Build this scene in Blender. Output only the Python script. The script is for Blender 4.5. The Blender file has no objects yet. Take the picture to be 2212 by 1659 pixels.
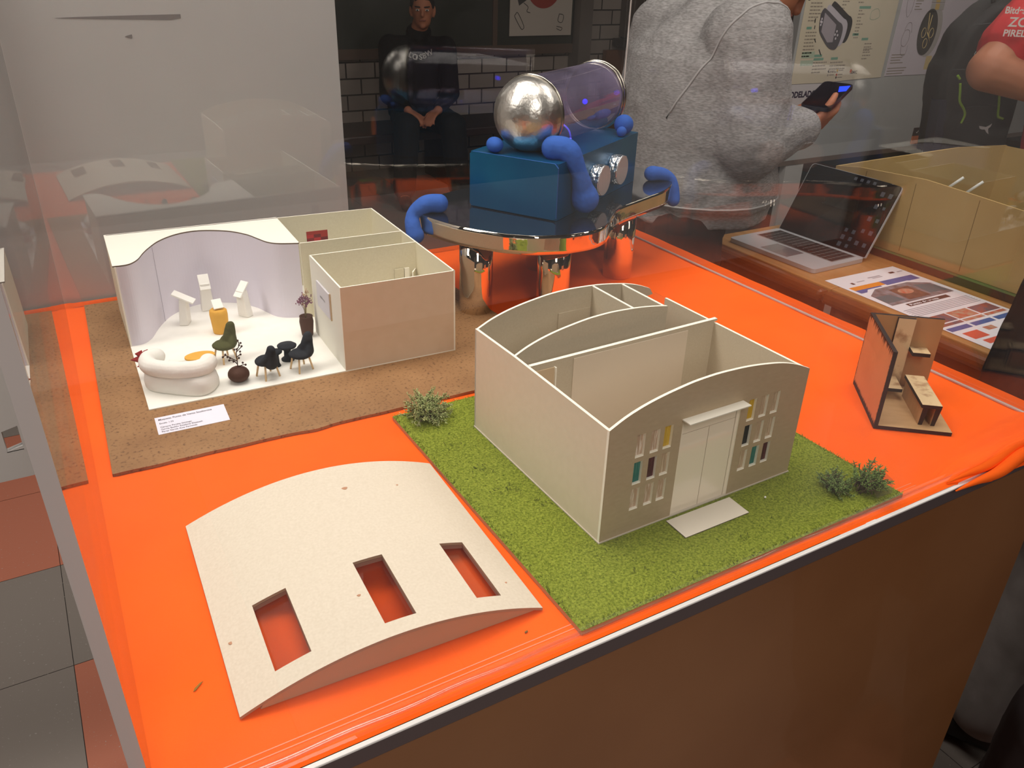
import bpy, math, random
import numpy as np
from mathutils import Vector, Matrix, geometry, noise

rnd = random.Random(7)
C = bpy.context.scene.collection
T = 1.0          # height of the display table above the floor; positions below are relative to the table top

# ---------------------------------------------------------------- camera, world, lights, exposure
sc = bpy.context.scene
cam_d = bpy.data.cameras.new('camera')
cam = bpy.data.objects.new('camera', cam_d)
C.objects.link(cam)
RT = Vector((0.8655485, -0.5000469, 0.0279084))
UT = Vector((0.2119018, 0.4161403, 0.8842652))
FT = Vector((0.4537878, 0.7594606, -0.4661505))
cam.matrix_world = Matrix(((RT.x, UT.x, -FT.x, 0), (RT.y, UT.y, -FT.y, 0), (RT.z, UT.z, -FT.z, 0.5 + T), (0, 0, 0, 1)))
cam_d.sensor_width = 36
cam_d.lens = 1762.9 / 2212 * 36
cam_d.clip_start = 0.02
cam_d.clip_end = 60
sc.camera = cam
sc.view_settings.view_transform = 'Standard'
sc.view_settings.look = 'None'
sc.view_settings.gamma = 1
sc.view_settings.use_curve_mapping = False
sc.view_settings.exposure = 0.35

wd = bpy.data.worlds.new('world')
sc.world = wd
wd.use_nodes = True
wd.node_tree.nodes['Background'].inputs[0].default_value = (1.0, 0.93, 0.85, 1)
wd.node_tree.nodes['Background'].inputs[1].default_value = 0.20


def area(name, loc, size, energy, color=(1, 0.93, 0.85), target=None, sy=None, spread=180):
    d = bpy.data.lights.new(name, 'AREA')
    d.energy = energy
    d.color = color
    d.size = size
    if sy:
        d.shape = 'RECTANGLE'
        d.size_y = sy
    d.spread = math.radians(spread)
    o = bpy.data.objects.new(name, d)
    o.location = (loc[0], loc[1], loc[2] + T)
    if target is not None:
        v = Vector(target) - Vector(loc)
        o.rotation_euler = v.to_track_quat('-Z', 'Y').to_euler()
    C.objects.link(o)
    return o


area('ceiling_and_fill_lamp', (0.35, 1.15, 1.95), 0.9, 17, sy=1.7, target=(0.45, 0.9, 0), spread=140)
area('ceiling_and_fill_lamp', (-0.2, -1.3, 1.9), 0.5, 26, sy=2.2, target=(0.4, 0.5, -0.4), spread=150)  # added fill from behind the camera, brightens the faces turned to it
area('ceiling_and_fill_lamp', (-1.3, 1.2, 1.8), 0.5, 22, sy=1.8, target=(-0.5, 1.4, -1.0), spread=160)  # added light aimed down to brighten the floor at left
area('ceiling_and_fill_lamp', (2.1, 0.5, 1.95), 0.35, 13, sy=1.8, target=(1.9, 1.0, -0.5), spread=150)
area('ceiling_and_fill_lamp', (3.2, 2.0, 2.1), 0.35, 23, sy=1.4, target=(3.6, 2.8, 0), spread=150)
area('ceiling_and_fill_lamp', (3.0, 4.0, 2.1), 0.3, 1.0, sy=1.4, target=(2.8, 5.6, -0.5), spread=150)  # added weak light for the far tiled wall

# ---------------------------------------------------------------- helpers


def rgb(h):
    h = h.lstrip('#')
    c = [int(h[i:i + 2], 16) / 255 for i in (0, 2, 4)]
    return tuple(((x / 12.92) if x <= 0.04045 else ((x + 0.055) / 1.055) ** 2.4) for x in c) + (1,)


MATS = {}


def mat(name, col, rough=0.7, metal=0.0, noise_amt=0.0, noise_scale=40, col2=None, bump=0.0, bump_scale=200,
        coat=0.0, emit=0.0, alpha=1.0, stretch=None, spec=0.5, thr=None, detail=4):
    if name in MATS:
        return MATS[name]
    m = bpy.data.materials.new(name)
    m.use_nodes = True
    nt = m.node_tree
    b = nt.nodes['Principled BSDF']
    c = rgb(col) if isinstance(col, str) else tuple(col) + (1,)
    b.inputs['Base Color'].default_value = c
    b.inputs['Roughness'].default_value = rough
    b.inputs['Metallic'].default_value = metal
    b.inputs['Coat Weight'].default_value = coat
    b.inputs['Specular IOR Level'].default_value = spec
    b.inputs['Alpha'].default_value = alpha
    if emit:
        b.inputs['Emission Color'].default_value = c
        b.inputs['Emission Strength'].default_value = emit
    tc = mp = None
    if col2 or bump:
        tc = nt.nodes.new('ShaderNodeTexCoord')
        mp = nt.nodes.new('ShaderNodeMapping')
        nt.links.new(tc.outputs['Object'], mp.inputs['Vector'])
        if stretch:
            mp.inputs['Scale'].default_value = stretch
    if col2:
        n = nt.nodes.new('ShaderNodeTexNoise')
        n.inputs['Scale'].default_value = noise_scale
        n.inputs['Detail'].default_value = detail
        nt.links.new(mp.outputs[0], n.inputs['Vector'])
        r = nt.nodes.new('ShaderNodeValToRGB')
        lo, hi = thr if thr else (0.3, 0.7)
        r.color_ramp.elements[0].position = lo
        r.color_ramp.elements[1].position = hi
        r.color_ramp.elements[0].color = c
        r.color_ramp.elements[1].color = rgb(col2)
        nt.links.new(n.outputs['Fac'], r.inputs['Fac'])
        nt.links.new(r.outputs['Color'], b.inputs['Base Color'])
    if bump:
        n2 = nt.nodes.new('ShaderNodeTexNoise')
        n2.inputs['Scale'].default_value = bump_scale
        n2.inputs['Detail'].default_value = 3
        nt.links.new(mp.outputs[0], n2.inputs['Vector'])
        bp = nt.nodes.new('ShaderNodeBump')
        bp.inputs['Strength'].default_value = 1.0
        bp.inputs['Distance'].default_value = bump
        nt.links.new(n2.outputs['Fac'], bp.inputs['Height'])
        nt.links.new(bp.outputs[0], b.inputs['Normal'])
    MATS[name] = m
    return m


def pane_mat(name, tint=(1, 1, 1), base=0.04, haze=0.0, hazecol=(0.8, 0.8, 0.8), rough=0.0, power=5.0):
    """clear sheet plastic: transparent, with a mirror reflection that grows at grazing angles (Schlick)"""
    if name in MATS:
        return MATS[name]
    m = bpy.data.materials.new(name)
    m.use_nodes = True
    nt = m.node_tree
    nt.nodes.clear()
    N = nt.nodes.new
    out = N('ShaderNodeOutputMaterial')
    geo = N('ShaderNodeNewGeometry')
    dot = N('ShaderNodeVectorMath')
    dot.operation = 'DOT_PRODUCT'
    nt.links.new(geo.outputs['Normal'], dot.inputs[0])
    nt.links.new(geo.outputs['Incoming'], dot.inputs[1])

    def math_(op, a, b=None):
        n = N('ShaderNodeMath')
        n.operation = op
        for i, v in enumerate((a, b)):
            if v is None:
                continue
            if isinstance(v, (int, float)):
                n.inputs[i].default_value = v
            else:
                nt.links.new(v, n.inputs[i])
        return n.outputs[0]
    ab = math_('ABSOLUTE', dot.outputs['Value'])
    p = math_('POWER', math_('SUBTRACT', 1.0, ab), power)
    fac = math_('ADD', math_('MULTIPLY', p, 1 - base), base)
    tr = N('ShaderNodeBsdfTransparent')
    tr.inputs[0].default_value = tuple(tint) + (1,)
    gl = N('ShaderNodeBsdfGlossy')
    gl.inputs['Roughness'].default_value = rough
    mx = N('ShaderNodeMixShader')
    nt.links.new(fac, mx.inputs[0])
    nt.links.new(tr.outputs[0], mx.inputs[1])
    nt.links.new(gl.outputs[0], mx.inputs[2])
    last = mx.outputs[0]
    if haze:
        tc = N('ShaderNodeTexCoord')
        n = N('ShaderNodeTexNoise')
        n.inputs['Scale'].default_value = 6
        n.inputs['Detail'].default_value = 8
        nt.links.new(tc.outputs['Object'], n.inputs['Vector'])
        df = N('ShaderNodeBsdfDiffuse')
        df.inputs[0].default_value = tuple(hazecol) + (1,)
        m2 = N('ShaderNodeMixShader')
        pw = math_('MULTIPLY', math_('POWER', n.outputs['Fac'], 3.0), haze)
        nt.links.new(pw, m2.inputs[0])
        nt.links.new(last, m2.inputs[1])
        nt.links.new(df.outputs[0], m2.inputs[2])
        last = m2.outputs[0]
    nt.links.new(last, out.inputs[0])
    MATS[name] = m
    return m


class MB:
    """collects shapes for ONE mesh object"""

    def __init__(self):
        self.v = []
        self.f = []
        self.m = []
        self.s = []

    def add(self, vs, fs, mi=0, smooth=False, M=None):
        o = len(self.v)
        for p in vs:
            p = Vector(p)
            if M is not None:
                p = M @ p
            self.v.append(tuple(p))
        for f in fs:
            self.f.append([i + o for i in f])
            self.m.append(mi)
            self.s.append(smooth)
        return self

    def box(self, x0, x1, y0, y1, z0, z1, mi=0, M=None):
        vs = [(x, y, z) for z in (z0, z1) for y in (y0, y1) for x in (x0, x1)]
        return self.add(vs, [(0, 2, 3, 1), (4, 5, 7, 6), (0, 1, 5, 4), (2, 6, 7, 3), (0, 4, 6, 2), (1, 3, 7, 5)], mi, False, M)

    def prism(self, poly, z0, z1, mi=0, mside=None, M=None, smooth=False):
        n = len(poly)
        vs = [(p[0], p[1], z0) for p in poly] + [(p[0], p[1], z1) for p in poly]
        self.add(vs, [list(range(n))[::-1], list(range(n, 2 * n))], mi, False, M)
        self.add(vs, [(i, (i + 1) % n, n + (i + 1) % n, n + i) for i in range(n)], mi if mside is None else mside, smooth, M)
        return self

    def plate(self, loops, z0, z1, mi=0, mside=None, M=None):
        """flat plate with holes: loops[0] outline, the rest holes"""
        pts = [p for l in loops for p in l]
        tris = geometry.tessellate_polygon([[Vector((p[0], p[1], 0)) for p in l] for l in loops])
        n = len(pts)
        vs = [(p[0], p[1], z0) for p in pts] + [(p[0], p[1], z1) for p in pts]
        fs = []
        for t in tris:
            a, b, c = [Vector(pts[i]) for i in t]
            ccw = (b - a).cross(c - a) if False else (b[0] - a[0]) * (c[1] - a[1]) - (b[1] - a[1]) * (c[0] - a[0])
            t = list(t) if ccw > 0 else list(t)[::-1]
            fs.append([i + n for i in t])
            fs.append(t[::-1])
        self.add(vs, fs, mi, False, M)
        fs = []
        o = 0
        for l in loops:
            k = len(l)
            for i in range(k):
                fs.append((o + i, o + (i + 1) % k, n + o + (i + 1) % k, n + o + i))
            o += k
        self.add(vs, fs, mi if mside is None else mside, False, M)
        return self

    def tube(self, path, rad, seg=12, mi=0, M=None, caps=True, flat=None):
        """path of points, radius (number or list); round ends optional"""
        P = [Vector(p) for p in path]
        n = len(P)
        R = [rad] * n if isinstance(rad, (int, float)) else list(rad)
        vs, fs = [], []
        up = None
        for i in range(n):
            t = (P[min(i + 1, n - 1)] - P[max(i - 1, 0)])
            if t.length < 1e-9:
                t = Vector((0, 0, 1))
            t.normalize()
            if up is None:
                a = Vector((0, 0, 1)) if abs(t.z) < 0.9 else Vector((1, 0, 0))
                up = (a - t * a.dot(t)).normalized()
            else:
                up = (up - t * up.dot(t))
                up = up.normalized() if up.length > 1e-6 else Vector((1, 0, 0))
            sd = t.cross(up)
            for k in range(seg):
                th = 2 * math.pi * k / seg
                vs.append(P[i] + (up * math.cos(th) * (flat or 1) + sd * math.sin(th)) * R[i])
        for i in range(n - 1):
            for k in range(seg):
                a = i * seg + k
                b = i * seg + (k + 1) % seg
                fs.append((a, b, b + seg, a + seg))
        if caps:
            fs.append(list(range(seg))[::-1])
            fs.append(list(range((n - 1) * seg, n * seg)))
        return self.add(vs, fs, mi, True, M)

    def capsule(self, a, b, ra, rb, seg=14, mi=0, flat=None):
        a, b = Vector(a), Vector(b)
        t = (b - a)
        if t.length < 1e-6:
            return self.ell(a, (ra, ra, ra), mi=mi)
        t.normalize()
        path, rad = [], []
        for k in range(5):
            th = (k + 0.25) / 5 * math.pi / 2
            path.append(a - t * ra * math.cos(th))
            rad.append(ra * math.sin(th))
        path.append(a)
        rad.append(ra)
        path.append(b)
        rad.append(rb)
        for k in range(5)[::-1]:
            th = (k + 0.25) / 5 * math.pi / 2
            path.append(b + t * rb * math.cos(th))
            rad.append(rb * math.sin(th))
        return self.tube(path, rad, seg, mi, flat=flat)

    def chain(self, pts, rads, seg=14, mi=0):
        for i in range(len(pts) - 1):
            self.capsule(pts[i], pts[i + 1], rads[i], rads[i + 1], seg, mi)
        return self

    def ell(self, c, r, mi=0, M=None, seg=20, rings=12, R=None):
        c = Vector(c)
        if isinstance(r, (int, float)):
            r = (r, r, r)
        vs, fs = [], []
        for i in range(rings + 1):
            ph = math.pi * i / rings
            for k in range(seg):
                th = 2 * math.pi * k / seg
                q = Vector((r[0] * math.sin(ph) * math.cos(th), r[1] * math.sin(ph) * math.sin(th), r[2] * math.cos(ph)))
                if R is not None:
                    q = R @ q
                vs.append(c + q)
        for i in range(rings):
            for k in range(seg):
                a = i * seg + k
                b = i * seg + (k + 1) % seg
                fs.append((a, a + seg, b + seg, b))
        return self.add(vs, fs, mi, True, M)

    def lathe(self, prof, seg=32, mi=0, M=None, smooth=True, closed=True):
        """prof: list of (r, z) revolved about z"""
        vs, fs = [], []
        n = len(prof)
        for r, z in prof:
            for k in range(seg):
                th = 2 * math.pi * k / seg
                vs.append((r * math.cos(th), r * math.sin(th), z))
        for i in range(n - 1):
            for k in range(seg):
                a = i * seg + k
                b = i * seg + (k + 1) % seg
                fs.append((a, b, b + seg, a + seg))
        if closed:
            fs.append(list(range(seg))[::-1])
            fs.append(list(range((n - 1) * seg, n * seg)))
        return self.add(vs, fs, mi, smooth, M)

    def quad(self, pts, mi=0, M=None):
        return self.add(pts, [(0, 1, 2, 3)], mi, False, M)

    def rect(self, x0, x1, y0, y1, z, mi=0, M=None):
        return self.quad([(x0, y0, z), (x1, y0, z), (x1, y1, z), (x0, y1, z)], mi, M)


def tag(o, label=None, cat=None, group=None, kind=None):
    if label:
        o['label'] = label
    if cat:
        o['category'] = cat
    if group:
        o['group'] = group
    if kind:
        o['kind'] = kind
    return o


def thing(name, label, cat, loc=(0, 0, 0), rz=0.0, group=None, kind=None):
    o = bpy.data.objects.new(name, None)
    o.empty_display_size = 0.02
    o.location = (loc[0], loc[1], loc[2] + T)
    o.rotation_euler = (0, 0, rz)
    C.objects.link(o)
    return tag(o, label, cat, group, kind)


def obj(name, mb, mats, parent=None, world=False, bevel=0.0, remesh=0.0, smooth_it=0, subsurf=0, loc=None, rz=0.0,
        disp=None, solid=0.0):
    """link the collected shapes as one mesh. With a parent the points are in the parent's frame
    (world=True: points are table-relative and the parent is unrotated). Without: loc is table-relative."""
    if not isinstance(mats, (list, tuple)):
        mats = [mats]
    me = bpy.data.meshes.new(name)
    vs = mb.v
    if world and parent is not None:
        pl = parent.location
        q = parent
        off = Vector((0, 0, 0))
        while q is not None:
            off += Vector(q.location)
            q = q.parent
        off.z -= T
        vs = [(x - off.x, y - off.y, z - off.z) for x, y, z in vs]
    me.from_pydata(vs, [], mb.f)
    for m in mats:
        me.materials.append(m)
    me.polygons.foreach_set('material_index', mb.m)
    me.polygons.foreach_set('use_smooth', mb.s)
    me.update()
    o = bpy.data.objects.new(name, me)
    C.objects.link(o)
    if parent is not None:
        o.parent = parent
        if loc is not None:
            o.location = loc
            o.rotation_euler = (0, 0, rz)
    else:
        l = loc or (0, 0, 0)
        o.location = (l[0], l[1], l[2] + T)
        o.rotation_euler = (0, 0, rz)
    if remesh:
        r = o.modifiers.new('remesh', 'REMESH')
        r.mode = 'VOXEL'
        r.voxel_size = remesh
        r.use_smooth_shade = True
    if smooth_it:
        s = o.modifiers.new('smooth', 'SMOOTH')
        s.iterations = smooth_it
        s.factor = 0.5
    if disp:
        for (strength, size, typ) in disp:
            tx = bpy.data.textures.new(name + '_tex', typ)
            if typ == 'CLOUDS':
                tx.noise_scale = size
                tx.noise_depth = 2
            elif typ == 'STUCCI':
                tx.noise_scale = size
            d = o.modifiers.new('wrinkle', 'DISPLACE')
            d.texture = tx
            d.texture_coords = 'LOCAL'
            d.strength = strength
            d.mid_level = 0.5
    if solid:
        s = o.modifiers.new('solid', 'SOLIDIFY')
        s.thickness = solid
    if bevel:
        b = o.modifiers.new('bevel', 'BEVEL')
        b.width = bevel
        b.segments = 2
        b.limit_method = 'ANGLE'
    if subsurf:
        s = o.modifiers.new('sub', 'SUBSURF')
        s.levels = subsurf
        s.render_levels = subsurf
    return o


def basis(x, y, z, o):
    """matrix with columns x, y, z and origin o"""
    x, y, z, o = map(Vector, (x, y, z, o))
    return Matrix(((x.x, y.x, z.x, o.x), (x.y, y.y, z.y, o.y), (x.z, y.z, z.z, o.z), (0, 0, 0, 1)))


def text(name, body, size, M, m, parent=None, align='LEFT', extrude=0.0, bold=0.0, xs=1.0):
    """lettering; M maps the text plane to the parent's frame (or to table-relative coordinates)"""
    cu = bpy.data.curves.new(name, 'FONT')
    cu.body = body
    cu.size = size
    cu.align_x = align
    cu.extrude = extrude
    cu.offset = bold
    cu.materials.append(m)
    tmp = bpy.data.objects.new(name, cu)
    C.objects.link(tmp)
    bpy.context.view_layer.update()
    me = bpy.data.meshes.new_from_object(tmp.evaluated_get(bpy.context.evaluated_depsgraph_get()))
    bpy.data.objects.remove(tmp)
    me.materials.clear()
    me.materials.append(m)
    o = bpy.data.objects.new(name, me)
    C.objects.link(o)
    if parent is not None:
        o.parent = parent
    M = M @ Matrix.Diagonal((xs, 1, 1, 1))
    if parent is None:
        M = Matrix.Translation((0, 0, T)) @ M
    o.matrix_local = M
    return o


def rot2(p, a):
    c, s = math.cos(a), math.sin(a)
    return (p[0] * c - p[1] * s, p[0] * s + p[1] * c)


def smooth_path(pts, n=8, closed=False):
    """Catmull-Rom through points"""
    P = [Vector(p) for p in pts]
    out = []
    m = len(P)
    rng = range(m if closed else m - 1)
    for i in rng:
        p0 = P[(i - 1) % m] if closed or i > 0 else P[0]
        p1 = P[i]
        p2 = P[(i + 1) % m]
        p3 = P[(i + 2) % m] if closed or i + 2 < m else P[-1]
        for k in range(n):
            t = k / n
            out.append(0.5 * ((2 * p1) + (-p0 + p2) * t + (2 * p0 - 5 * p1 + 4 * p2 - p3) * t * t + (-p0 + 3 * p1 - 3 * p2 + p3) * t ** 3))
    if not closed:
        out.append(P[-1])
    return out


# ---------------------------------------------------------------- materials
ORANGE = mat('orange_cloth', '#ff6618', 0.85, col2='#fb6016', noise_scale=9, bump=0.0002, bump_scale=1400, spec=0.15)
BOARD = mat('grey_card', '#c9bda6', 0.8, col2='#c3b69f', noise_scale=500, bump=0.00006, bump_scale=900, spec=0.25)
BOARD2 = mat('cream_card', '#ded7bd', 0.8, col2='#d8d0b5', noise_scale=400, spec=0.25)
EDGE = mat('card_edge', '#f4efdf', 0.8)
WHITE = mat('white_card', '#f2f0e8', 0.75, col2='#eceae2', noise_scale=60)
LILAC = mat('lilac_paper', '#d9d3de', 0.75)
HARD = None
CHROME = mat('mirror_foil', '#e9dfd0', 0.035, metal=1.0, bump=0.0006, bump_scale=22)
DARKFILM = mat('dark_mirror_film', '#17181d', 0.06, metal=0.0, coat=1.0, spec=1.0)
BLUEBOX = mat('blue_satin_paint', '#0b5184', 0.30, metal=0.5, col2='#09648f', noise_scale=7, bump=0.00012, bump_scale=600)
CLAYBLUE = mat('blue_clay', '#3560b4', 0.8, col2='#2f59ab', noise_scale=60, bump=0.0006, bump_scale=160, spec=0.2)
CLEAR = pane_mat('clear_acrylic', tint=(0.985, 0.985, 0.985), base=0.055)


def hardboard():
    m = bpy.data.materials.new('hardboard')
    m.use_nodes = True
    nt = m.node_tree
    b = nt.nodes['Principled BSDF']
    tc = nt.nodes.new('ShaderNodeTexCoord')
    n1 = nt.nodes.new('ShaderNodeTexNoise')
    n1.inputs['Scale'].default_value = 14
    n1.inputs['Detail'].default_value = 6
    n2 = nt.nodes.new('ShaderNodeTexNoise')
    n2.inputs['Scale'].default_value = 260
    n2.inputs['Detail'].default_value = 4
    r1 = nt.nodes.new('ShaderNodeValToRGB')
    r1.color_ramp.elements[0].position = 0.3
    r1.color_ramp.elements[1].position = 0.7
    r1.color_ramp.elements[0].color = rgb('#89623c')
    r1.color_ramp.elements[1].color = rgb('#9c744b')
    r2 = nt.nodes.new('ShaderNodeValToRGB')
    r2.color_ramp.elements[0].position = 0.28
    r2.color_ramp.elements[0].color = (0.35, 0.3, 0.25, 1)
    r2.color_ramp.elements[1].position = 0.45
    r2.color_ramp.elements[1].color = (1, 1, 1, 1)
    mx = nt.nodes.new('ShaderNodeMix')
    mx.data_type = 'RGBA'
    mx.blend_type = 'MULTIPLY'
    mx.inputs[0].default_value = 1
    for n in (n1, n2):
        nt.links.new(tc.outputs['Object'], n.inputs['Vector'])
    nt.links.new(n1.outputs['Fac'], r1.inputs[0])
    nt.links.new(n2.outputs['Fac'], r2.inputs[0])
    nt.links.new(r1.outputs[0], mx.inputs[6])
    nt.links.new(r2.outputs[0], mx.inputs[7])
    nt.links.new(mx.outputs[2], b.inputs['Base Color'])
    b.inputs['Roughness'].default_value = 0.75
    bp = nt.nodes.new('ShaderNodeBump')
    bp.inputs['Distance'].default_value = 0.0003
    nt.links.new(n2.outputs['Fac'], bp.inputs['Height'])
    nt.links.new(bp.outputs[0], b.inputs['Normal'])
    return m


HARD = hardboard()


def tile_floor_mat():
    m = bpy.data.materials.new('rubber_tiles')
    m.use_nodes = True
    nt = m.node_tree
    b = nt.nodes['Principled BSDF']
    b.inputs['Roughness'].default_value = 0.6
    tc = nt.nodes.new('ShaderNodeTexCoord')
    n = nt.nodes.new('ShaderNodeTexNoise')
    n.inputs['Scale'].default_value = 160
    n.inputs['Detail'].default_value = 3
    r = nt.nodes.new('ShaderNodeValToRGB')
    r.color_ramp.elements[0].position = 0.66
    r.color_ramp.elements[1].position = 0.76
    at = nt.nodes.new('ShaderNodeAttribute')
    mx = nt.nodes.new('ShaderNodeMix')
    mx.data_type = 'RGBA'
    nt.links.new(tc.outputs['Object'], n.inputs['Vector'])
    nt.links.new(n.outputs['Fac'], r.inputs[0])
    at.attribute_name = 'tile'
    mx.inputs[7].default_value = rgb('#b0a8a0')
    nt.links.new(r.outputs[0], mx.inputs[0])
    nt.links.new(at.outputs['Color'], mx.inputs[6])
    nt.links.new(mx.outputs[2], b.inputs['Base Color'])
    return m


# ================================================================ SETTING
# floor: 0.4 m rubber tiles, dark grey with terracotta ones
def build_floor():
    m = tile_floor_mat()
    me = bpy.data.meshes.new('floor')
    vs, fs, cols = [], [], []
    dark, red = rgb('#857c75'), rgb('#b8715a')
    s = 0.40
    x0, y0 = -0.16 - 12 * s, 1.688 - 10 * s
    for i in range(34):
        for j in range(34):
            x, y = x0 + i * s, y0 + j * s
            a, b = i - 12, j - 10
            isred = (b in (1, 2) and a < 3) or (b == -1 and a >= 0 and a < 4) or (b == -4 and a in (2, 3)) or (b < -1 and a == 0)
            if b > 2 or a > 4:
                isred = (a * 3 + b * 5) % 7 == 0
            k = len(vs)
            g = 0.0008
            vs += [(x + g, y + g, 0), (x + s - g, y + g, 0), (x + s - g, y + s - g, 0), (x + g, y + s - g, 0)]
            fs.append((k, k + 1, k + 2, k + 3))
            cols.append(red if isred else dark)
    k = len(vs)
    vs += [(x0 - .1, y0 - .1, -.002), (x0 + 34 * s, y0 - .1, -.002), (x0 + 34 * s, y0 + 34 * s, -.002), (x0 - .1, y0 + 34 * s, -.002)]
    fs.append((k, k + 1, k + 2, k + 3))
    cols.append(rgb('#2a2522'))
    me.from_pydata(vs, [], fs)
    a = me.attributes.new('tile', 'FLOAT_COLOR', 'FACE')
    for i, c in enumerate(cols):
        a.data[i].color = c
    me.materials.append(m)
    o = bpy.data.objects.new('floor', me)
    C.objects.link(o)
    tag(o, kind='structure')


build_floor()

# ================================================================ DISPLAY TABLE
def display_table():
    t = thing('display_stand', 'brown hardboard display stand with dark edged tabletop, under the orange cloth', 'display stand', (0.51, 0.86, -T))
    brown = mat('brown_panel', '#7f5230', 0.32, col2='#8a5c38', noise_scale=5, bump=0.00004, bump_scale=400, coat=0.25)
    tan = mat('panel_edge', '#b98a5c', 0.7)
    mb = MB().box(-0.015, 1.0265, 0.393, 0.399, -T, -0.021, 0)
    obj('front_panel', mb, [brown], t, True)
    mb = MB().box(-0.0155, 1.027, 0.3915, 0.3995, -0.0205, -0.0185)
    obj('panel_edge_strip', mb, tan, t, True)
    obj('side_panel', MB().box(1.0205, 1.0265, 0.3995, 1.36, -T, -0.021), brown, t, True)
    obj('side_panel', MB().box(-0.015, -0.009, 0.3995, 1.36, -T, -0.021), brown, t, True)
    obj('back_panel', MB().box(-0.0085, 1.02, 1.354, 1.36, -T, -0.021), brown, t, True)
    obj('tabletop', MB().box(-0.026, 1.04, 0.3905, 1.362, -0.018, -0.0015), mat('wood_board_top', '#a8673c', 0.6), t, True)
    dk = mat('dark_edge_band', '#54494a', 0.45)
    obj('edge_band', MB().box(-0.028, 1.043, 0.3855, 0.3903, -0.0175, -0.002), dk, t, True, bevel=0.001)
    obj('edge_trim', MB().box(-0.028, 1.043, 0.3850, 0.3903, -0.0018, 0.0004), mat('trim_highlight', '#f0eeec', 0.25), t, True, bevel=0.0006)  # trim coloured white to stand for the highlight along its top
    obj('edge_band', MB().box(1.0403, 1.045, 0.3905, 1.362, -0.0175, -0.002), dk, t, True, bevel=0.001)


display_table()


def cloth():
    # a sheet of thin cloth with soft wrinkles, spilling over the front right edge
    nx, ny = 210, 190
    x0, x1, y0, y1 = -0.024, 1.062, 0.389, 1.358
    vs, fs = [], []
    for j in range(ny + 1):
        for i in range(nx + 1):
            x = x0 + (x1 - x0) * i / nx
            y = y0 + (y1 - y0) * j / ny
            z = 0.0
            # folds at the right: ridges running almost along the front edge
            w = max(0.0, min(1.0, (x - 0.76) / 0.16))
            f = max(0.0, min(1.0, (0.475 - y) / 0.085))
            d = (y - 0.389)
            ridge = 0.010 * math.exp(-((d - 0.014 - 0.02 * (x - 0.8)) / 0.009) ** 2) + 0.008 * math.exp(-((d - 0.037 - 0.04 * (x - 0.8)) / 0.012) ** 2)
            z += w * ridge
            z += 0.0012 * w * f * noise.noise(Vector((x * 25, y * 60, 1)))
            # gentle waves in the open area at right and in the strip at left
            q = max(0.0, min(1.0, (x - 0.62) / 0.15))
            z += q * 0.0011 * (noise.noise(Vector((x * 9 + y * 4, y * 16, 3))) + 0.4)
            if x < 0.03 and y > 0.82:
                z += 0.0016 * math.exp(-((x - 0.004) / 0.004) ** 2)
            y2 = y
            if y < 0.4 and x > 0.80:
                ov = min(1.0, (x - 0.80) / 0.05) * (1 - (y - 0.389) / 0.011)
                y2 = y - 0.012 * ov
                z = z * (1 - ov) - 0.006 * ov + 0.006 * ov * math.sin(x * 30)
            vs.append((x, y2, z + 0.0004))
    for j in range(ny):
        for i in range(nx):
            a = j * (nx + 1) + i
            fs.append((a, a + 1, a + nx + 2, a + nx + 1))
    mb = MB().add(vs, fs, 0, True)
    # overhang on the right front: a rolled lip of cloth
    lip = []
    rad = []
    for k in range(40):
        t = k / 39
        x = 0.79 + 0.275 * t
        lip.append((x, 0.3815 - 0.004 * math.sin(t * 9), 0.0005 + 0.006 * math.sin(min(1, t * 3) * math.pi / 2) + 0.002 * math.sin(t * 17)))
        rad.append(0.0008 + 0.0065 * math.sin(min(1.0, t * 2.5) * math.pi / 2))
    mb.tube(lip, rad, 12)
    lip2 = [(x, y + 0.012, z + 0.003) for x, y, z in lip]
    mb.tube(lip2, [r * 0.9 for r in rad], 12)
    o = obj('tablecloth', mb, ORANGE, solid=0.0)
    tag(o, 'bright orange cloth covering the top of the display stand', 'tablecloth')


cloth()


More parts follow.
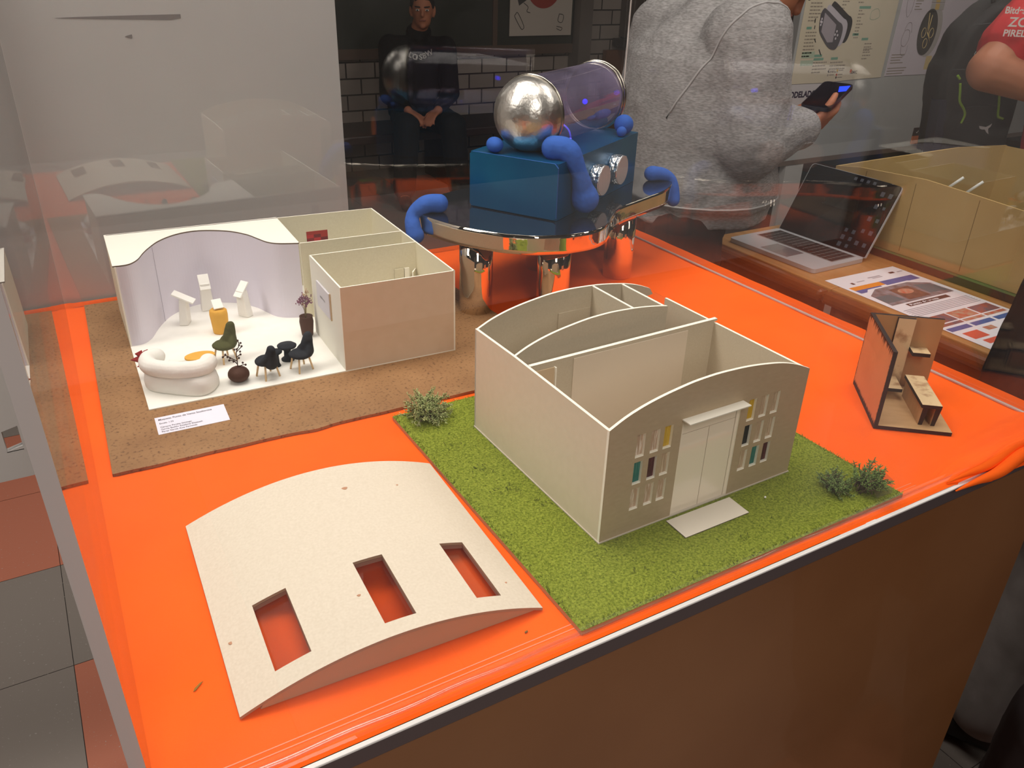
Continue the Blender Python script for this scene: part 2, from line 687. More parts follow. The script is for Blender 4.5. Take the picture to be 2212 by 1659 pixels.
# ---------------------------------------------------------------- acrylic display cover
def vitrine():
    t = thing('display_cover', 'clear acrylic cover of four panes standing over the orange cloth', 'display cover', (0.51, 0.86, 0.0))
    Hh = 0.62
    frost = mat('polished_edge', '#cdc4c2', 0.4, alpha=0.8, coat=0.3)
    zb = 0.0006
    # left pane, very slightly turned
    # (the foot stands a little further in than the top: the pane leans outward at the front corner)
    def twisted(x0b, x1b, x0t, x1t, y0, y1, back):
        bt = back or (x0t, x1t)
        back = back or (x0b, x1b)
        vs = [(x0b, y0, zb), (x1b, y0, zb), (back[1], y1, zb), (back[0], y1, zb), (x0t, y0, Hh), (x1t, y0, Hh), (bt[1], y1, Hh), (bt[0], y1, Hh)]
        return MB().add(vs, [(0, 3, 2, 1), (4, 5, 6, 7), (0, 1, 5, 4), (1, 2, 6, 5), (2, 3, 7, 6), (3, 0, 4, 7)])
    obj('left_pane', twisted(-0.0245, -0.0165, -0.0350, -0.0270, 0.396, 1.334, (-0.0058, -0.0002)), CLEAR, t, True)
    obj('front_edge_strip', twisted(-0.0250, -0.0162, -0.0354, -0.0266, 0.3932, 0.3958, None), frost, t, True)
    hz = pane_mat('front_acrylic', tint=(0.99, 0.99, 0.99), base=0.035, haze=0.10, hazecol=(0.9, 0.88, 0.86))
    obj('front_pane', MB().add([(-0.0160, 0.3935, zb), (1.0275, 0.3935, zb), (1.0275, 0.3965, zb), (-0.0160, 0.3965, zb), (-0.0264, 0.3935, Hh), (1.0275, 0.3935, Hh), (1.0275, 0.3965, Hh), (-0.0264, 0.3965, Hh)], [(0, 3, 2, 1), (4, 5, 6, 7), (0, 1, 5, 4), (1, 2, 6, 5), (2, 3, 7, 6), (3, 0, 4, 7)]), hz, t, True)
    obj('back_pane', MB().box(0.0002, 1.0275, 1.334, 1.3375, zb, Hh), CLEAR, t, True)
    obj('right_pane', MB().box(1.0278, 1.0318, 0.3965, 1.3375, zb, Hh), CLEAR, t, True)
    joint = mat('glued_joint', '#e6e0da', 0.4, col2='#b8b0aa', noise_scale=25)
    obj('corner_joint', MB().box(1.0262, 1.0276, 1.3315, 1.3338, zb, Hh), joint, t, True)
    base = mat('acrylic_base_edge', '#b6a39c', 0.25, coat=0.5)
    obj('base_edge', MB().box(1.0235, 1.0277, 0.40, 1.331, 0.0009, 0.004), base, t, True, bevel=0.0008)
    # clear tape along the foot of the front pane
    tape = pane_mat('clear_tape', tint=(0.98, 0.96, 0.95), base=0.12, haze=0.25, rough=0.08)
    path = []
    for k in range(80):
        x = 0.0 + 1.01 * k / 79
        path.append((x, 0.4005 + 0.0007 * math.sin(k * 0.9), 0.0022))
    obj('sealing_tape', MB().tube(path, 0.0016, 8), tape, t, True)
    line = mat('acrylic_lip', '#ffd0b0', 0.3, alpha=0.35)
    for yy in (0.4085, 0.4135):
        obj('base_lip', MB().box(0.02, 1.0, yy, yy + 0.0006, 0.0006, 0.0012), line, t, True)


vitrine()

# ---------------------------------------------------------------- grey backdrop board
def backdrop():
    g = mat('grey_painted_board', '#d0cecc', 0.6, col2='#cbc9c6', noise_scale=4, bump=0.00015, bump_scale=180)
    out = [(-1.35, -0.289), (0.469, -0.289), (0.469, 0.95), (-1.35, 0.95)]
    hole = [(-0.131, -0.236), (-0.1075, -0.230), (-0.1075, -0.193), (-0.131, -0.1985)]
    t = thing('backdrop_board', 'grey painted board standing behind the display cover, scuffed, with a small square hole', 'board', (-0.4, 1.37, -T))
    M = basis((1, 0, 0), (0, 0, 1), (0, -1, 0), (0, 1.366, 0))
    obj('panel', MB().plate([out, hole], -0.012, 0.0, 0, M=M), g, t, True)
    obj('hole_ledge', MB().box(-0.1315, -0.1073, 1.366, 1.378, -0.2375, -0.2362), mat('ledge_white', '#d8dcdc', 0.4), t, True)
    leg = mat('board_leg', '#8d8986', 0.6)
    for x in (-0.9, 0.30):
        obj('leg', MB().box(x, x + 0.05, 1.38, 1.42, -T, -0.28), leg, t, True)
    # scuffs: long dark smear near the top, small marks
    sm = mat('scuff_mark', '#8a8482', 0.7)
    mb = MB()
    for (xa, xb, za, th) in ((0.07, 0.235, 0.405, 0.008), (0.155, 0.165, 0.380, 0.006)):
        pts = []
        n = 12
        top = [(xa + (xb - xa) * i / n, za + th * (i / n) ** 0.7 * 0.5) for i in range(n + 1)]
        bot = [(xa + (xb - xa) * i / n, za - th * (i / n) ** 0.7 * 0.5 * (1 - 0.6 * (i == n))) for i in range(n + 1)][::-1]
        mb.prism([(p[0], p[1]) for p in top + bot], 0.0001, 0.0004, M=M)
    obj('scuff', mb, sm, t, True)


backdrop()

# ================================================================ HARDBOARD BASE + SHOP MODEL
def base_board():
    pts = [(0.0056, 0.8215), (0.0250, 1.3300), (0.56, 1.332), (0.585, 0.98), (0.575, 0.83)]
    front = []
    r = random.Random(3)
    n = 60
    for i in range(n + 1):
        t = i / n
        front.append((0.0056 + t * 0.57, 0.8215 - 0.010 * t + 0.0012 * noise.noise(Vector((t * 20, 0, 0))) - (0.004 * math.exp(-((t - .38) / .03) ** 2))))
    poly = front + [(0.58, 1.0), (0.56, 1.33), (0.0255, 1.330)]
    o = obj('base_board', MB().prism(poly, 0.0, 0.0036, 0), HARD, loc=(0, 0, 0.0010), bevel=0.0006)
    tag(o, 'brown hardboard sheet with a frayed front edge, under the white shop model', 'board')


base_board()

MA = -0.030152           # angle of the shop model
MO = Vector((0.0606, 0.9450, 0.0046))


def mp(u, v, z=0.0):
    x, y = rot2((u, v), MA)
    return (MO.x + x, MO.y + y, MO.z + z)


def wall(mb, p, q, h, th=0.0022, side=1, z0=0.0, top=None, mi=0, me=1):
    """upright card between plan points p and q; the thickness goes to the left (side=1) or right"""
    p, q = Vector((p[0], p[1])), Vector((q[0], q[1]))
    d = (q - p)
    L = d.length
    d.normalize()
    n = Vector((-d.y, d.x)) * side
    prof = [(0, z0), (L, z0)] + ([(L, h), (0, h)] if top is None else top)
    M = basis((d.x, d.y, 0), (0, 0, 1), (n.x, n.y, 0), (p.x, p.y, 0))
    if side == 1:
        pass
    mb.prism(prof, 0, th, mi, me, M=M)
    return mb


def shop_model():
    t = thing('shop_model', 'white card shop model with curved lilac wall and open rooms on brown hardboard', 'model', tuple(MO), MA)
    h = 0.118
    L, D, Lb, Db, Dw = 0.4019, 0.3318, 0.2431, 0.1352, 0.1939
    obj('floor_plate', MB().prism([(0, 0), (L, -0.001), (L, D), (0, D + 0.006)], 0, 0.0015, 0, 1), [WHITE, EDGE], t)
    curve = [(0.0005, 0.1955), (0.0175, 0.1965), (0.0300, 0.211), (0.040, 0.236), (0.0505, 0.258), (0.066, 0.283), (0.0885, 0.3035),
             (0.1135, 0.3125), (0.1380, 0.3085), (0.166, 0.292), (0.186, 0.266), (0.196, 0.241), (0.205, 0.219), (0.218, 0.206), (0.2440, 0.196)]
    cp = [(p.x, p.y) for p in smooth_path([(a, b, 0) for a, b in curve], 6)]
    # curved wall sheet
    mb = MB()
    n = len(cp)
    vs, fs = [], []
    for i, p in enumerate(cp):
        a = Vector(cp[max(0, i - 1)])
        b = Vector(cp[min(n - 1, i + 1)])
        d = (b - a).normalized()
        nn = Vector((-d.y, d.x)) * 0.0008
        vs += [(p[0], p[1], 0.0015), (p[0], p[1], h - 0.002), (p[0] + nn.x, p[1] + nn.y, h - 0.002), (p[0] + nn.x, p[1] + nn.y, 0.0015)]
    for i in range(n - 1):
        for k in range(4):
            a = i * 4 + k
            b = i * 4 + (k + 1) % 4
            fs.append((a, b, b + 4, a + 4))
    mb.add(vs, fs, 0, False)
    obj('curved_wall', mb, LILAC, t)
    # seam line of the paper
    q = Vector(cp[26])
    obj('paper_seam', MB().box(q.x - 0.0003, q.x + 0.0003, q.y - 0.0012, q.y - 0.0008, 0.002, h - 0.003), mat('seam_line', '#b7b0bb', 0.8), t)
    # roof over the curve
    poly = cp + [(0.2457, 0.1979), (0.2472, 0.3345), (-0.001, 0.3403), (-0.002, 0.1955)]
    obj('roof_panel', MB().prism(poly[::-1] if False else poly, h - 0.0018, h, 0, 1), [mat('roof_card', '#f1ece0', 0.8), mat('brown_core', '#6b5a4a', 0.8)], t)
    obj('left_wall', wall(MB(), (0, Dw), (-0.0005, 0.3395), h - 0.002, 0.0018, -1, 0.0015), [BOARD2, EDGE], t)
    obj('back_wall', wall(MB(), (0.002, 0.3385), (L - 0.002, 0.3268), h, 0.0022, -1, 0.0015), [BOARD2, EDGE], t)
    obj('right_wall', wall(MB(), (L, -0.001), (L, 0.327), h, 0.0022, 1, 0.0015), [BOARD2, EDGE], t)
    obj('partition_wall', wall(MB(), (0.2457, 0.1950), (L - 0.0022, 0.1925), h, 0.0022, -1, 0.0015), [BOARD2, EDGE], t)
    obj('room_back_wall', wall(MB(), (0.2431, 0.1348), (L - 0.0022, 0.1328), h, 0.0022, 1, 0.0015), [BOARD2, EDGE], t)
    obj('room_front_wall', wall(MB(), (0.2431, -0.0005), (L - 0.0002, -0.001), h, 0.0020, 1, 0.0015), [mat('kraft_face', '#d8bfa4', 0.8, col2='#d3b99d', noise_scale=60), EDGE], t)
    obj('room_side_wall', wall(MB(), (0.2431, 0.002), (0.2431, 0.1348), h, 0.0022, -1, 0.0015), [mat('room_card', '#e4e1d4', 0.8), EDGE], t)
    obj('roof_strip', MB().box(0.27, 0.317, 0.1372, 0.145, h - 0.006, h - 0.004), BOARD2, t)
    # red picture on the back wall
    mbp = MB()
    reds = ['#8e1f22', '#b3272a', '#7d1a1c', '#a02a20', '#c43a30', '#6b1418']
    mr = [mat('red_%s' % c[1:], c, 0.6) for c in reds]
    r = random.Random(5)
    ww, wh = 0.0685 / 6, 0.0165 / 3
    for i in range(6):
        for j in range(3):
            mbp.box(0.2905 + i * ww, 0.2905 + (i + 1) * ww, 0.3268, 0.3284, 0.0742 + j * wh, 0.0742 + (j + 1) * wh, r.choice([0, 0, 1, 2, 2, 3, 5]))
    obj('red_picture', mbp, mr, t)
    # sign panel on the room's left wall
    obj('sign_panel', MB().box(0.2405, 0.2430, 0.0465, 0.1035, 0.0562, 0.0932, 0), [mat('sign_face', '#d5d2d8', 0.7)], t, bevel=0.0003)
    obj('sign_back', MB().box(0.2415, 0.2431, 0.0445, 0.0470, 0.0552, 0.0932, 0), [mat('sign_wood', '#b9a27f', 0.7)], t)
    M = basis((0, -1, 0), (0, 0, 1), (-1, 0, 0), (0.2403, 0.088, 0.0745))
    text('sign_lettering', 'studioroca', 0.0055, M, mat('ink_grey', '#6a6668', 0.8), t)
    # small folded cards inside the room
    mb = MB()
    mb.box(0.3655, 0.3795, 0.1305, 0.1326, 0.0015, 0.081)
    obj('room_panel', mb, [BOARD2], t)
    mb = MB()
    wall(mb, (0.3805, 0.1300), (0.3805, 0.1326), 0.081, 0.0075, -1, 0.0015)
    wall(mb, (0.3893, 0.118), (0.3995, 0.1326), 0.078, 0.0018, 1, 0.0015)
    obj('room_panel', mb, [BOARD2, EDGE], t)
    return t


shop = shop_model()


# label card on the hardboard
def label_card():
    x0, y0, x1, y1 = 0.0611, 0.8817, 0.1399, 0.8797
    ang = math.atan2(y1 - y0, x1 - x0)
    t = thing('label_card', 'small white printed label card lying on the hardboard in front of the shop model', 'label', (x0, y0, 0.0047), ang)
    w, hh = 0.0790, 0.0412
    obj('card', MB().prism([(0, 0), (w, 0), (w + 0.0008, hh), (0.0008, hh)], 0, 0.0003), mat('label_paper', '#e4e1ee', 0.6), t)
    ink = mat('ink_dark', '#4a464e', 0.8)
    for s, body, x, y, b in ((0.0058, 'Maqueta: Punto de Venta Studioroca', 0.004, 0.0325, 0.00006), (0.0048, 'Escala: 1:25', 0.004, 0.0235, 0.00003),
                             (0.0048, 'Campos Peralta Santiago', 0.004, 0.0145, 0.00003), (0.0048, 'García Badillo Estefanía Elizabeth', 0.004, 0.0090, 0.00003),
                             (0.0048, 'Pérez García Aixa Fernanda', 0.004, 0.0035, 0.00003)):
        M = basis((1, 0, 0), (0, 1, 0), (0, 0, 1), (x, y, 0.00045))
        text('lettering', body, s, M, ink, t, bold=b, xs=0.70 if s > 0.005 else 0.72)


label_card()
#MORE

# ================================================================ TURF + HALL MODEL
def turf():
    pts = [(0.3131, 0.3960 + 0.0030), (0.7262, 0.4010), (0.7130, 0.8010), (0.3115, 0.7985)]
    t = thing('turf_board', 'board covered with bright green model turf, under the grey card hall model', 'turf board', (0.52, 0.6, 0.001))
    obj('board', MB().prism(pts, 0.0, 0.0045), mat('thin_board', '#b08258', 0.7), t)
    o_ = t.children[0] if t.children else None
    for ch in t.children:
        for v in ch.data.vertices:
            v.co.x -= 0.52
            v.co.y -= 0.6
    g = mat('model_grass', '#5e6c1e', 0.95, col2='#98a340', noise_scale=420, bump=0.0015, bump_scale=700, spec=0.05, detail=8)
    g2 = mat('grass_blade', '#8b9a38', 0.95, spec=0.05)
    g3 = mat('grass_dark', '#485225', 0.95, spec=0.05)
    g4 = mat('grass_dry', '#8d8a38', 0.95, spec=0.05)
    mb = MB()
    A, B, Cc, D = [Vector(p) for p in pts]
    nx, ny = 110, 110
    vs, fs = [], []

    def uv(a, b):
        return (A * (1 - a) + B * a) * (1 - b) + (D * (1 - a) + Cc * a) * b
    for j in range(ny + 1):
        for i in range(nx + 1):
            a, b = i / nx, j / ny
            p = uv(a, b)
            e = min(a, 1 - a, b, 1 - b)
            z = 0.0045 + (0.0022 + 0.0007 * noise.noise(Vector((p.x * 160, p.y * 160, 0)))) * min(1, e * 60 + 0.1)
            vs.append((p.x - 0.52, p.y - 0.6, z))
    for j in range(ny):
        for i in range(nx):
            k = j * (nx + 1) + i
            fs.append((k, k + 1, k + nx + 2, k + nx + 1))
    mb.add(vs, fs, 0, True)
    r = random.Random(11)
    for k in range(42000):
        a, b = r.random(), r.random()
        p = uv(a, b)
        x, y = p.x - 0.52, p.y - 0.6
        hx = p.x - 0.52
        z = 0.0055
        an = r.random() * 6.283
        ln = r.uniform(0.0018, 0.0048)
        w = 0.0005
        mi2 = r.random()
        dx, dy = math.cos(an), math.sin(an)
        mi = 1 if mi2 < 0.55 else (4 if mi2 < 0.85 else 2)
        q = noise.noise(Vector((p.x * 30, p.y * 30, 5)))
        if r.random() < 0.10:
            mi = 3
        if q > 0.42 and r.random() < 0.25:
            mi = 2
        mb.add([(x - dy * w, y + dx * w, z), (x + dy * w, y - dx * w, z), (x + dx * ln * 0.7, y + dy * ln * 0.7, z + r.uniform(0.0008, 0.0032))], [(0, 1, 2)], mi)
    # a few dark sprigs pressed into the turf
    for cx, cy, n in ((0.345, 0.70, 16), (0.352, 0.645, 22), (0.36, 0.60, 30), (0.375, 0.565, 12), (0.34, 0.74, 8), (0.69, 0.565, 16), (0.70, 0.53, 12), (0.43, 0.41, 8), (0.52, 0.425, 8), (0.38, 0.47, 6), (0.4, 0.44, 10)):
        for _ in range(n):
            x = cx + r.gauss(0, 0.007) - 0.52
            y = cy + r.gauss(0, 0.005) - 0.6
            an = r.random() * 6.28
            ln = r.uniform(0.003, 0.006)
            mb.add([(x, y, 0.0078), (x + math.cos(an) * ln, y + math.sin(an) * ln, 0.0085), (x + math.cos(an) * ln - 0.0007, y + math.sin(an) * ln + 0.0006, 0.0079)], [(0, 1, 2)], 2)
    o = obj('turf', mb, [g, g2, g3, g4, mat('grass_mid', '#6a7a26', 0.95, spec=0.05)], t)
    o['kind'] = 'stuff'


turf()

HA = 0.015251
HO = Vector((0.39019, 0.48349, 0.0080))


def hp(u, v, z=0.0):
    x, y = rot2((u, v), HA)
    return (HO.x + x, HO.y + y, HO.z + z)


ARC = [(0.0, 0.1240), (0.0178, 0.1325), (0.0364, 0.1388), (0.0557, 0.1434), (0.0755, 0.1468), (0.0958, 0.1495), (0.117, 0.1507), (0.1275, 0.1508),
       (0.139, 0.1505), (0.1617, 0.1493), (0.1854, 0.1466), (0.2104, 0.1423), (0.2317, 0.1360), (0.2547, 0.1262)]
ARC = [(p.x, p.y) for p in smooth_path([(a, b, 0) for a, b in ARC], 4)]


def arc_z(u):
    for a, b in zip(ARC, ARC[1:]):
        if a[0] <= u <= b[0]:
            return a[1] + (b[1] - a[1]) * (u - a[0]) / max(1e-9, b[0] - a[0])
    return ARC[-1][1]


def hall_model():
    t = thing('hall_model', 'roofless grey card hall model with arched front and coloured windows, on the turf', 'model', tuple(HO), HA)
    W, D = 0.2547, 0.2463
    th = 0.0030
    z0 = 0.0012
    obj('floor_plate', MB().box(-0.001, W + 0.001, -0.001, D, 0, z0), [mat('card_floor', '#c9bfae', 0.8), EDGE], t)
    # front wall with 18 windows and the door opening
    wins = []
    cols = [0.0328, 0.0500, 0.0655, 0.1735, 0.1903, 0.2066]
    rows = [(0.0855, 0.0245), (0.0556, 0.0247), (0.0262, 0.0243)]
    for c in cols:
        for zb, hh in rows:
            wins.append((c, c + 0.0101, zb, zb + hh))
    door = (0.0871, 0.1630, 0.0, 0.1105)
    front = [(0.0, z0), (door[0], z0), (door[0], door[3]), (door[1], door[3]), (door[1], z0), (W, z0)] + [(u, z) for u, z in ARC[::-1]]
    loops = [front] + [[(a, c), (a, d), (b, d), (b, c)] for a, b, c, d in wins]
    M = basis((1, 0, 0), (0, 0, 1), (0, -1, 0), (0, th, 0))
    wf = mat('hall_front_shaded', '#b9a486', 0.55, col2='#b39e80', noise_scale=300, bump=0.0002, bump_scale=260, spec=0.4, stretch=(0.4, 1, 1))  # same card toned darker: the shade on the front is in its colour
    obj('front_wall', MB().plate(loops, 0.0, th, 0, 1, M=M), [wf, EDGE], t)
    glass = {}

    def streak(nm, c1, c2):
        return mat(nm, c1, 0.35, col2=c2, noise_scale=160, stretch=(9, 1, 0.35), thr=(0.52, 0.62), coat=0.1, spec=0.2)
    beige = streak('pane_beige', '#b39a7e', '#d8c3a8')
    beige2 = streak('pane_pale', '#b99c82', '#efe0cf')
    yel = streak('pane_yellow', '#c7a02a', '#d9b53e')
    teal = streak('pane_teal', '#1f6b62', '#3f8377')
    mar = streak('pane_maroon', '#43121a', '#6e3238')
    blk = streak('pane_black', '#131518', '#23282d')
    table = {(0, 0): beige2, (0, 1): teal, (0, 2): beige2, (1, 0): beige2, (1, 1): mar, (1, 2): beige2, (2, 0): yel, (2, 1): beige, (2, 2): beige2,
             (3, 0): yel, (3, 1): blk, (3, 2): beige, (4, 0): beige, (4, 1): beige, (4, 2): teal, (5, 0): beige, (5, 1): beige, (5, 2): mar}
    names = {id(teal): 'teal pane', id(mar): 'dark red pane', id(yel): 'yellow pane', id(blk): 'black pane'}
    i = 0
    for ci in range(6):
        for ri in range(3):
            a, b, c, d = wins[i]
            i += 1
            m = table[(ci, ri)]
            o = obj('window_pane', MB().box(a - 0.001, b + 0.001, th + 0.0001, th + 0.0008, c - 0.001, d + 0.001), m, t)
            if id(m) in names:
                o['label'] = names[id(m)]
            obj('window_sill', MB().box(a, b, 0.0004, th, c - 0.0001, c + 0.0006), EDGE, t)
    # glazed double door: milky sheet in the opening, with two leaves
    dm = mat('door_sheet', '#efe3d2', 0.22, coat=0.6, spec=0.6)
    fr = mat('door_line', '#b7a894', 0.4)
    obj('door_sheet', MB().box(door[0], door[1], 0.0016, 0.0024, z0, door[3]), mat('door_film', '#fff2de', 0.22, alpha=0.88, coat=0.7), t)
    mb = MB()
    mb.box(0.1243, 0.1246, 0.0012, 0.0016, z0, 0.094)
    mb.box(door[0] + 0.003, door[1] - 0.003, 0.0012, 0.0016, 0.094, 0.0942)
    mb.box(door[1] - 0.0042, door[1] - 0.0038, 0.0012, 0.0016, z0, door[3])
    obj('door_line', mb, fr, t)
    obj('canopy', MB().box(0.0855, 0.1640, -0.0112, 0.0, 0.1113, 0.1126), [mat('canopy_card', '#e9e4d6', 0.75)], t, bevel=0.0002)
    # side walls
    lw = mat('hall_side_lit', '#dccfb9', 0.6, col2='#d8cbb4', noise_scale=120, spec=0.4)  # lighter copy of the card for the better lit side
    ll = [(0.0, z0), (D - th, z0), (D - th, 0.1250), (0.16, 0.1262), (0.08, 0.1250), (0.0, 0.1235)]
    M = basis((0, 1, 0), (0, 0, 1), (1, 0, 0), (0.0, th, 0))
    obj('left_wall', MB().prism([(a, b) for a, b in ll], 0, th, 0, 1, M=M), [lw, EDGE], t)
    M = basis((0, 1, 0), (0, 0, 1), (1, 0, 0), (W - th, th, 0))
    obj('right_wall', MB().prism([(0, z0), (0.2195, z0), (0.2195, 0.1242), (0.0, 0.1255)], 0, th, 0, 1, M=M), [BOARD, EDGE], t)

    def arcwall(name, v, ua, ub, zmin_fn=None, parent=t, thick=th):
        pts = [(ua, z0)] + [(ub, z0)] + [(ub, arc_z(ub))] + [(u, z) for u, z in ARC[::-1] if ua < u < ub] + [(ua, arc_z(ua))]
        M = basis((1, 0, 0), (0, 0, 1), (0, -1, 0), (0, v + thick, 0))
        return obj(name, MB().prism(pts, 0, thick, 0, 1, M=M), [BOARD, EDGE], parent)
    # rear wall: full height up to the corner window, then only the top of the arch
    ua, ub = 0.0, W
    pts = [(ua, z0), (0.222, z0), (0.222, 0.119), (0.2500, 0.1225)] + [(u, z) for u, z in ARC[::-1] if u <= 0.2500]
    M = basis((1, 0, 0), (0, 0, 1), (0, -1, 0), (0, D, 0))
    obj('rear_wall', MB().prism(pts, 0, th, 0, 1, M=M), [BOARD, EDGE], t)
    obj('corner_glazing', MB().box(0.222, W - 0.001, D - 0.002, D - 0.001, z0, 0.122).box(W - 0.002, W - 0.001, 0.2225, D - 0.002, z0, 0.124), CLEAR, t)
    arcwall('cross_wall', 0.1650, th, 0.2045)
    obj('mid_wall', MB().prism([(th, z0), (W - th, z0), (W - th, 0.1262), (0.2547 + 0.0015, 0.1262), (0.2547 + 0.0015, 0.1290), (0.0035, 0.1262), (th, 0.1240)], 0, 0.0045, 0, 1,
                               M=basis((1, 0, 0), (0, 0, 1), (0, -1, 0), (0, 0.1410, 0))), [BOARD, EDGE], t)

    def spur(u, v0, v1):
        z = arc_z(u) - 0.0005
        obj('spur_wall', MB().box(u, u + 0.0028, v0, v1, z0, z - 0.0006), BOARD, t)
        obj('wall_edge', MB().box(u, u + 0.0028, v0, v1, z - 0.0006, z), EDGE, t)
    spur(0.1548, 0.168, D - th)
    spur(0.1990, 0.168, D - th)
    # sheets and doors glued to the inner walls
    sh = mat('pale_sheet', '#dccdb8', 0.7)
    obj('wall_sheet', MB().box(0.056, 0.212, 0.1355, 0.1363, z0, 0.1235), sh, t)
    obj('inner_door', MB().box(0.108, 0.1535, D - th - 0.0012, D - th, z0, 0.1235), BOARD, t)
    obj('inner_door', MB().box(0.006, 0.0320, 0.1348, 0.1363, z0, 0.1195), mat('inner_door_card', '#cfb795', 0.7), t)
    obj('door_jamb', MB().box(0.0316, 0.0330, 0.1325, 0.1363, z0, 0.1200), EDGE, t)
    return t


hall_model()
# doorstep slab lying on the turf
tag(obj('doorstep_card', MB().prism([(0.0780, -0.0345), (0.1618, -0.0347), (0.1630, -0.0056), (0.0786, -0.0050)], 0, 0.0009, 0, 1), [mat('step_card', '#ded6c6', 0.75), mat('step_edge', '#7d7064', 0.8)],
        loc=(HO.x, HO.y, HO.z + 0.0002), rz=HA), 'pale rectangular doorstep card lying on the turf outside the hall door', 'doorstep')


def bush(name, label, loc, size, n, col1, col2, seed, branchy=False, squash=0.9):
    r = random.Random(seed)
    t = thing(name, label, 'bush', loc)
    m1 = mat(col1, col1, 0.9, spec=0.1)
    m2 = mat(col2, col2, 0.9, spec=0.1)
    stem = mat('dry_stem', '#5b4d33', 0.9)
    ms, mf = MB(), MB()
    for k in range(n):
        th = r.random() * 6.283
        el = math.acos(1 - r.random() * 1.15)
        L = size * r.uniform(0.55, 1.0)
        d = Vector((math.sin(el) * math.cos(th), math.sin(el) * math.sin(th), math.cos(el) * squash))
        if branchy:
            d = (d + Vector((1.0, -0.15, 0.55))).normalized()
            L *= r.uniform(0.7, 1.25)
        o0 = Vector((r.gauss(0, 0.12), r.gauss(0, 0.12), r.uniform(0.05, 0.3))) * size
        mid = o0 + d * L * 0.5 + Vector((r.gauss(0, 0.08), r.gauss(0, 0.08), 0.05)) * size
        end = o0 + d * L
        end.z = max(end.z, 0.001)
        ms.tube([o0, mid, end], [0.0007, 0.0005, 0.0003], 5)
        for q in range(9):
            f = 0.3 + 0.7 * q / 8
            p = o0.lerp(end, f) if f > .5 else o0.lerp(mid, f * 2)
            for s in range(3):
                a = Vector((r.gauss(0, 1), r.gauss(0, 1), r.gauss(0.2, 0.8))).normalized()
                dd = (a + d * 0.7).normalized()
                ll = size * r.uniform(0.07, 0.15)
                mf.tube([p, p + dd * ll * 0.5, p + dd * ll], [0.0003, 0.0006, 0.0002], 4, mi=r.choice([0, 0, 1]))
    obj('stem', ms, stem, t)
    obj('foliage', mf, [m1, m2], t)


bush('moss_bush', 'pale green dry moss bush at the left corner of the turf, beside the hardboard', (0.346, 0.775, 0.0075), 0.033, 110, '#adb57e', '#8e9a63', 21)
bush('moss_bush', 'small round green moss bush on the right of the turf, beside the branching one', (0.6615, 0.4385, 0.0075), 0.022, 60, '#7f9558', '#667d45', 22)
bush('moss_bush', 'branching green moss sprig leaning right at the front right corner of the turf', (0.684, 0.421, 0.0075), 0.032, 46, '#7c9453', '#647b43', 23, True)
# bits lying about
tag(obj('paper_crumb', MB().ell((0, 0, 0.0012), (0.0014, 0.0012, 0.0012), seg=7, rings=5), WHITE, loc=(0.5856, 0.4620, 0.0085)), 'tiny white crumb on the turf right of the doorstep card', 'crumb')
tag(obj('dry_leaf', MB().prism([(0, 0), (0.0022, 0.001), (0.0085, 0.007), (0.006, 0.0065), (0.0015, 0.003)], 0, 0.0005), mat('dry_leaf', '#8f6a22', 0.9), loc=(0.022, 0.4905, 0.0012)),
    'tiny brown dry leaf lying alone on the orange cloth at lower left', 'leaf')
tag(obj('twig_crumb', MB().prism([(0, 0), (0.003, 0.0005), (0.0035, 0.002), (0.0005, 0.0015)], 0, 0.0006), mat('dry_leaf'' 2', '#6f5a2a', 0.9), loc=(0.2730, 0.4230, 0.0012)),
    'tiny brown crumb on the orange cloth in front of the curved roof', 'crumb')
# thin clear plastic scrap by the sprig
tag(obj('plastic_scrap', MB().add([(0, 0, 0), (0.022, -0.002, 0.001), (0.03, 0.006, 0.010), (0.022, 0.014, 0.019), (0.008, 0.010, 0.017), (-0.002, 0.005, 0.008), (0.012, 0.004, 0.012)],
                                  [(0, 1, 6), (1, 2, 6), (2, 3, 6), (3, 4, 6), (4, 5, 6), (5, 0, 6)], 0, True), pane_mat('scrap_film', tint=(0.85, 0.82, 0.74), base=0.15, haze=0.8, hazecol=(0.7, 0.6, 0.4)),
        loc=(0.690, 0.4065, 0.0088)), 'crumpled clear plastic scrap leaning in front of the branching moss sprig', 'scrap')


